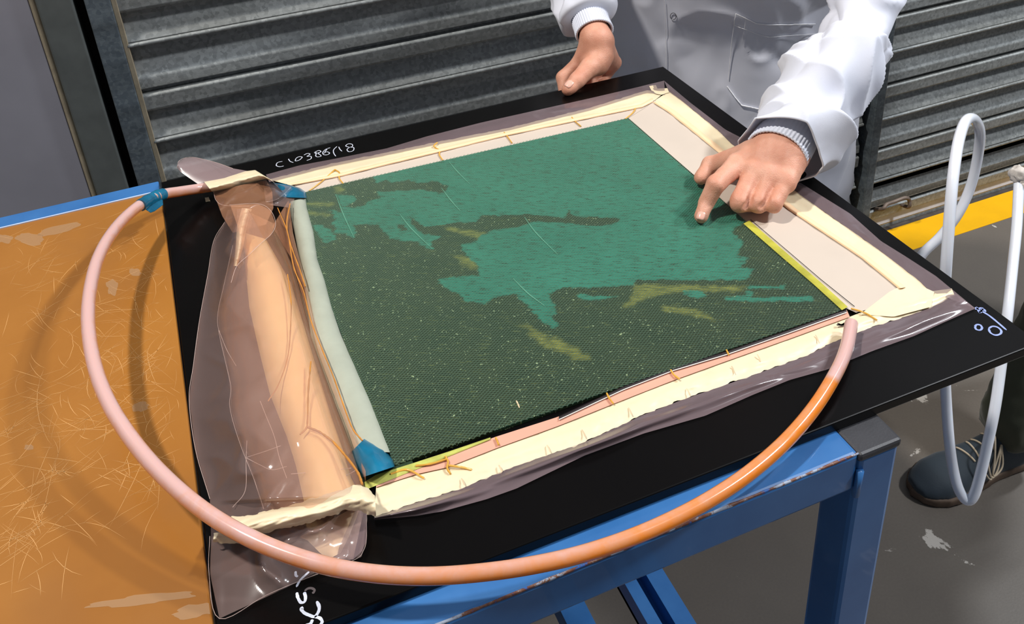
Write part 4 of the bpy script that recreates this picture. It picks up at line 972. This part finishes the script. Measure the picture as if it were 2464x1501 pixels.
# pocket, seams and snap laid on the coat's real surface
ct = BVHTree.FromPolygons([Vector(v_) for v_ in cv], cf)
def on_coat(x, y, off=.0012):
    r = Vector(ray(x, y)).normalized(); h = ct.ray_cast(Vector(CAM), r)
    if h[0] is None: return None
    nn = h[1] if h[1].dot(r) < 0 else -h[1]
    return np.array(h[0]+nn*off)
def seam(pts, r, mat=COATS, name='seam', label=None, off=.0022):
    P = [on_coat(*q, off) for q in resample(np.array(pts, float), max(8, len(pts)*12))]; P = [p for p in P if p is not None]
    if len(P) > 3: tube(name, np.array(P), r, mat, coat, 6, label=label)
seam([(1770, 32), (1820, 55), (1850, 58), (1960, 57)], .0010, label='bright pocket hem')
seam([(1766, 58), (1820, 80), (1850, 88), (1960, 80)], .0005)
seam([(1770, 32), (1762, 90), (1757, 150), (1753, 190)], .0006)
seam([(1793, 40), (1790, 75), (1786, 100)], .0003)
seam([(1750, 207), (1768, 232), (1785, 252), (1830, 262)], .0011, label='lower pocket flap edge')
seam([(1600, 0), (1604, 60), (1604, 160)], .0005)
P_ = [on_coat(1621+7*math.cos(a), 38+8*math.sin(a), .0016) for a in np.linspace(0, 2*math.pi, 20)]
if all(p is not None for p in P_): tube('snap_button', np.array(P_), .0006, simple('steel_snap', S(110, 110, 114), .3, .8), coat, 6, label='small metal snap ring')
# trousers and shoes of the lab-coat person (mostly hidden)
def legloft(parent, pts, ra, mat, seed):
    v_, f_ = loft(pts, ra, ra, (1, 0, 0), 60, 14, lambda s_, a, p, r: .006*sharpfold(p, (12, 12, 16), seed, 1.5)+.004*fbm(p[0]*20, p[1]*20, p[2]*20))
    return v_, f_
def trousers(parent, la, lb, mat, seed, hem=.055):
    out = []
    for l in (la, lb):
        a, b, c = [np.array(q, float) for q in l]
        out.append(legloft(parent, [a+np.array([0, 0, .08]), a, a*.5+b*.5, b, b*.5+c*.5, c+np.array([0, 0, hem-.04]), c+np.array([0, 0, hem-.075])], [.10, .095, .082, .074, .070, .068, .066], mat, seed))
    v_, f_ = merge(out); o = mesh('trousers', v_, f_, mat, parent); mm = o.modifiers.new('solid', 'SOLIDIFY'); mm.thickness = .002; return o
trousers(p1, legA, legB, TROU2, 31)
def shoe(parent, heel, toe, name, upper, sole, laces=True, L=.30):
    heel = np.array([*heel, 0.]); toe = np.array([*toe, 0.]); ax = toe-heel; ln = np.linalg.norm(ax); ax /= ln; sd = np.array([-ax[1], ax[0], 0]); rot = np.stack([ax, sd, np.array([0, 0, 1.])], 1)
    W = lambda P: (P-heel) @ rot
    def outline(q, grow=0):
        x = q[..., 0]/ln; half = np.interp(x, [0, .03, .10, .25, .42, .58, .72, .84, .93, .98, 1.0], [.0, .020, .032, .034, .033, .042, .050, .049, .037, .022, .0])+grow
        return np.maximum(np.abs(q[..., 1])-half, np.maximum(-q[..., 0]-grow, q[..., 0]-ln-grow))
    def fu(P):
        q = W(P); x = q[..., 0]/ln; top = np.interp(x, [0, .06, .18, .30, .42, .55, .70, .85, 1.0], [.080, .098, .105, .100, .088, .072, .058, .052, .030])
        y = q[..., 1]; half = np.interp(x, [0, .03, .10, .25, .42, .58, .72, .84, .93, .98, 1.0], [.004, .022, .032, .034, .034, .041, .048, .047, .037, .024, .006])
        zz = np.clip((q[..., 2]-.018)/(top-.018+1e-6), -1, 3); e = (np.abs(y)/(half+1e-6))**2.3+np.where(zz > 0, zz, 0)**2.4
        return np.maximum(np.maximum((e**.45-1)*.03, .014-q[..., 2]), np.maximum(-q[..., 0], q[..., 0]-ln+.002))+.001*np.sin(x*40)*np.exp(-((x-.62)/.1)**2)
    def fs(P):
        q = W(P); return np.maximum(outline(q, .003), np.maximum(q[..., 2]-.020, .0008-q[..., 2]))
    lo = np.minimum(heel, toe)-np.array([.07, .07, 0]); hi = np.maximum(heel, toe)+np.array([.07, .07, .13])
    v_, f_ = nets(fu, lo, hi, .0045); v_ = smoothv(v_, f_, 2); o = mesh(name, v_, f_.tolist(), upper, parent)
    v2, f2 = nets(fs, lo-[0, 0, .006], hi-[0, 0, .09], .004); v2 = smoothv(v2, f2, 1); mesh('sole', v2, f2.tolist(), sole, o, label='brown shoe sole')
    if laces:
        bv = BVHTree.FromPolygons([Vector(a) for a in v_], f_.tolist())
        def top(x, y):
            p = heel+ax*x*ln+sd*y; h = bv.ray_cast(Vector((p[0], p[1], .3)), Vector((0, 0, -1))); return np.array(h[0])+np.array([0, 0, .002]) if h[0] is not None else p+np.array([0, 0, .06])
        parts = []
        for k in range(5):
            x = .40+.055*k; P = [top(x+.02*(j/6-.5)*(1 if k % 2 else -1), -.022+.044*j/6) for j in range(7)]; parts.append(tubevf(catmull(P, 3), .0019, 6))
        near = -1 if sd[1] > 0 else 1
        for k in range(3):
            a = top(.42, 0)+np.array([0, 0, .004]); P = [a, a+sd*near*.018+ax*(.016+.012*k)+np.array([0, 0, .010]), a+sd*near*.038+ax*(.030+.016*k)-np.array([0, 0, .014]), a+sd*near*(.052+.002*k)+ax*(.040+.006*k)-np.array([0, 0, .045]), a+sd*near*.044+ax*(.012+.010*k)-np.array([0, 0, .040]), a+sd*near*.025+ax*(.004)-np.array([0, 0, .004])]
            parts.append(tubevf(catmull(P, 5), .0019, 6))
        v3, f3 = merge(parts); mesh('laces', v3, f3, LACE, o, label='beige laces hanging over the side')
    return o
def ft(l, d, f0=.08): 
    a = np.array(l[2][:2]); d = np.array(d, float); d /= np.linalg.norm(d); return a-d*f0, a+d*(.30-f0)
BLKS = simple('black_leather', S(24, 24, 26), .4)
for l in (legA, legB):
    a, b = ft(l, (-.45, -.9)); shoe(p1, a, b, 'shoe', BLKS, BLKS, False)

# ---- person at the right edge
legC = [(1.62, .97, .88), (1.46, .945, .50), (1.335, .925, .10)]; legD = [(1.80, .99, .88), (1.83, 1.0, .47), (1.86, 1.03, .10)]
core2 = figure_core(np.array([1.66, .80, 1.42]), np.array([1.78, 1.18, 1.42]), np.array([1.71, .99, 1.52]), np.array([1.69, .99, 1.66]), np.array([1.71, .985, 1.30]), np.array([1.71, .98, .95]), [legC, legD], (-1, 0),
    [[(1.67, .79, 1.40), (1.72, .74, 1.13), (1.64, .76, .90)], [(1.79, 1.19, 1.40), (1.85, 1.24, 1.13), (1.76, 1.22, .90)]])
def core2h(P):
    d = core2(P)
    for (x, y) in ((1.64, .76), (1.76, 1.22)):
        for k in range(4):
            d = smin(d, chain(P, [(x-.006, y, .89), (x-.03+.02*k, y-.002, .825), (x-.034+.022*k, y, .775), (x-.030+.022*k, y, .745)], [.02, .0125, .0105, .0095], .004), .004)
        d = smin(d, chain(P, [(x-.01, y, .885), (x-.045, y, .85), (x-.055, y, .81)], [.018, .0125, .0105], .004), .006)
    return d
v_, f_ = nets(core2h, (1.18, .62, .03), (2.02, 1.36, 1.82), .0125); v_ = smoothv(v_, f_, 1)
p2 = mesh('person', v_, f_.tolist(), SKIN, None, label='person at the right edge in olive trousers and navy suede shoes', cat='person')
head_bits(p2, (1.69, .99, 1.66), (-1, 0), HAIR)
trousers(p2, legC, legD, TROU, 44, .075)
sv, sf = loft([(1.71, .98, .84), (1.71, .985, 1.0), (1.71, .985, 1.2), (1.71, .985, 1.38), (1.71, .99, 1.49)], [.20, .20, .22, .23, .07], [.145, .14, .15, .13, .07], (0, 1, 0), 90, 14, lambda s_, a, p, r: .008*sharpfold(p, (9, 9, 9), 4))
SH = m_cloth('dark_green_shirt', S(60, 70, 62)); o = mesh('shirt', sv, sf, SH, p2); 
for a in ([(1.67, .80, 1.41), (1.72, .74, 1.13), (1.66, .755, .96)], [(1.78, 1.18, 1.41), (1.85, 1.24, 1.13), (1.78, 1.225, .96)]):
    sv, sf = loft(a, [.078, .062, .048], [.078, .062, .048], (1, 0, .1), 60, 20, lambda s_, q, p, r: .006*sharpfold(p, (14, 14, 14), 7)); mesh('sleeve', sv, sf, SH, o)
shoe(p2, (1.395, .915), (1.088, .928), 'shoe', SUEDE, SOLE)
shoe(p2, (1.94, 1.02), (1.64, 1.05), 'shoe', SUEDE, SOLE)
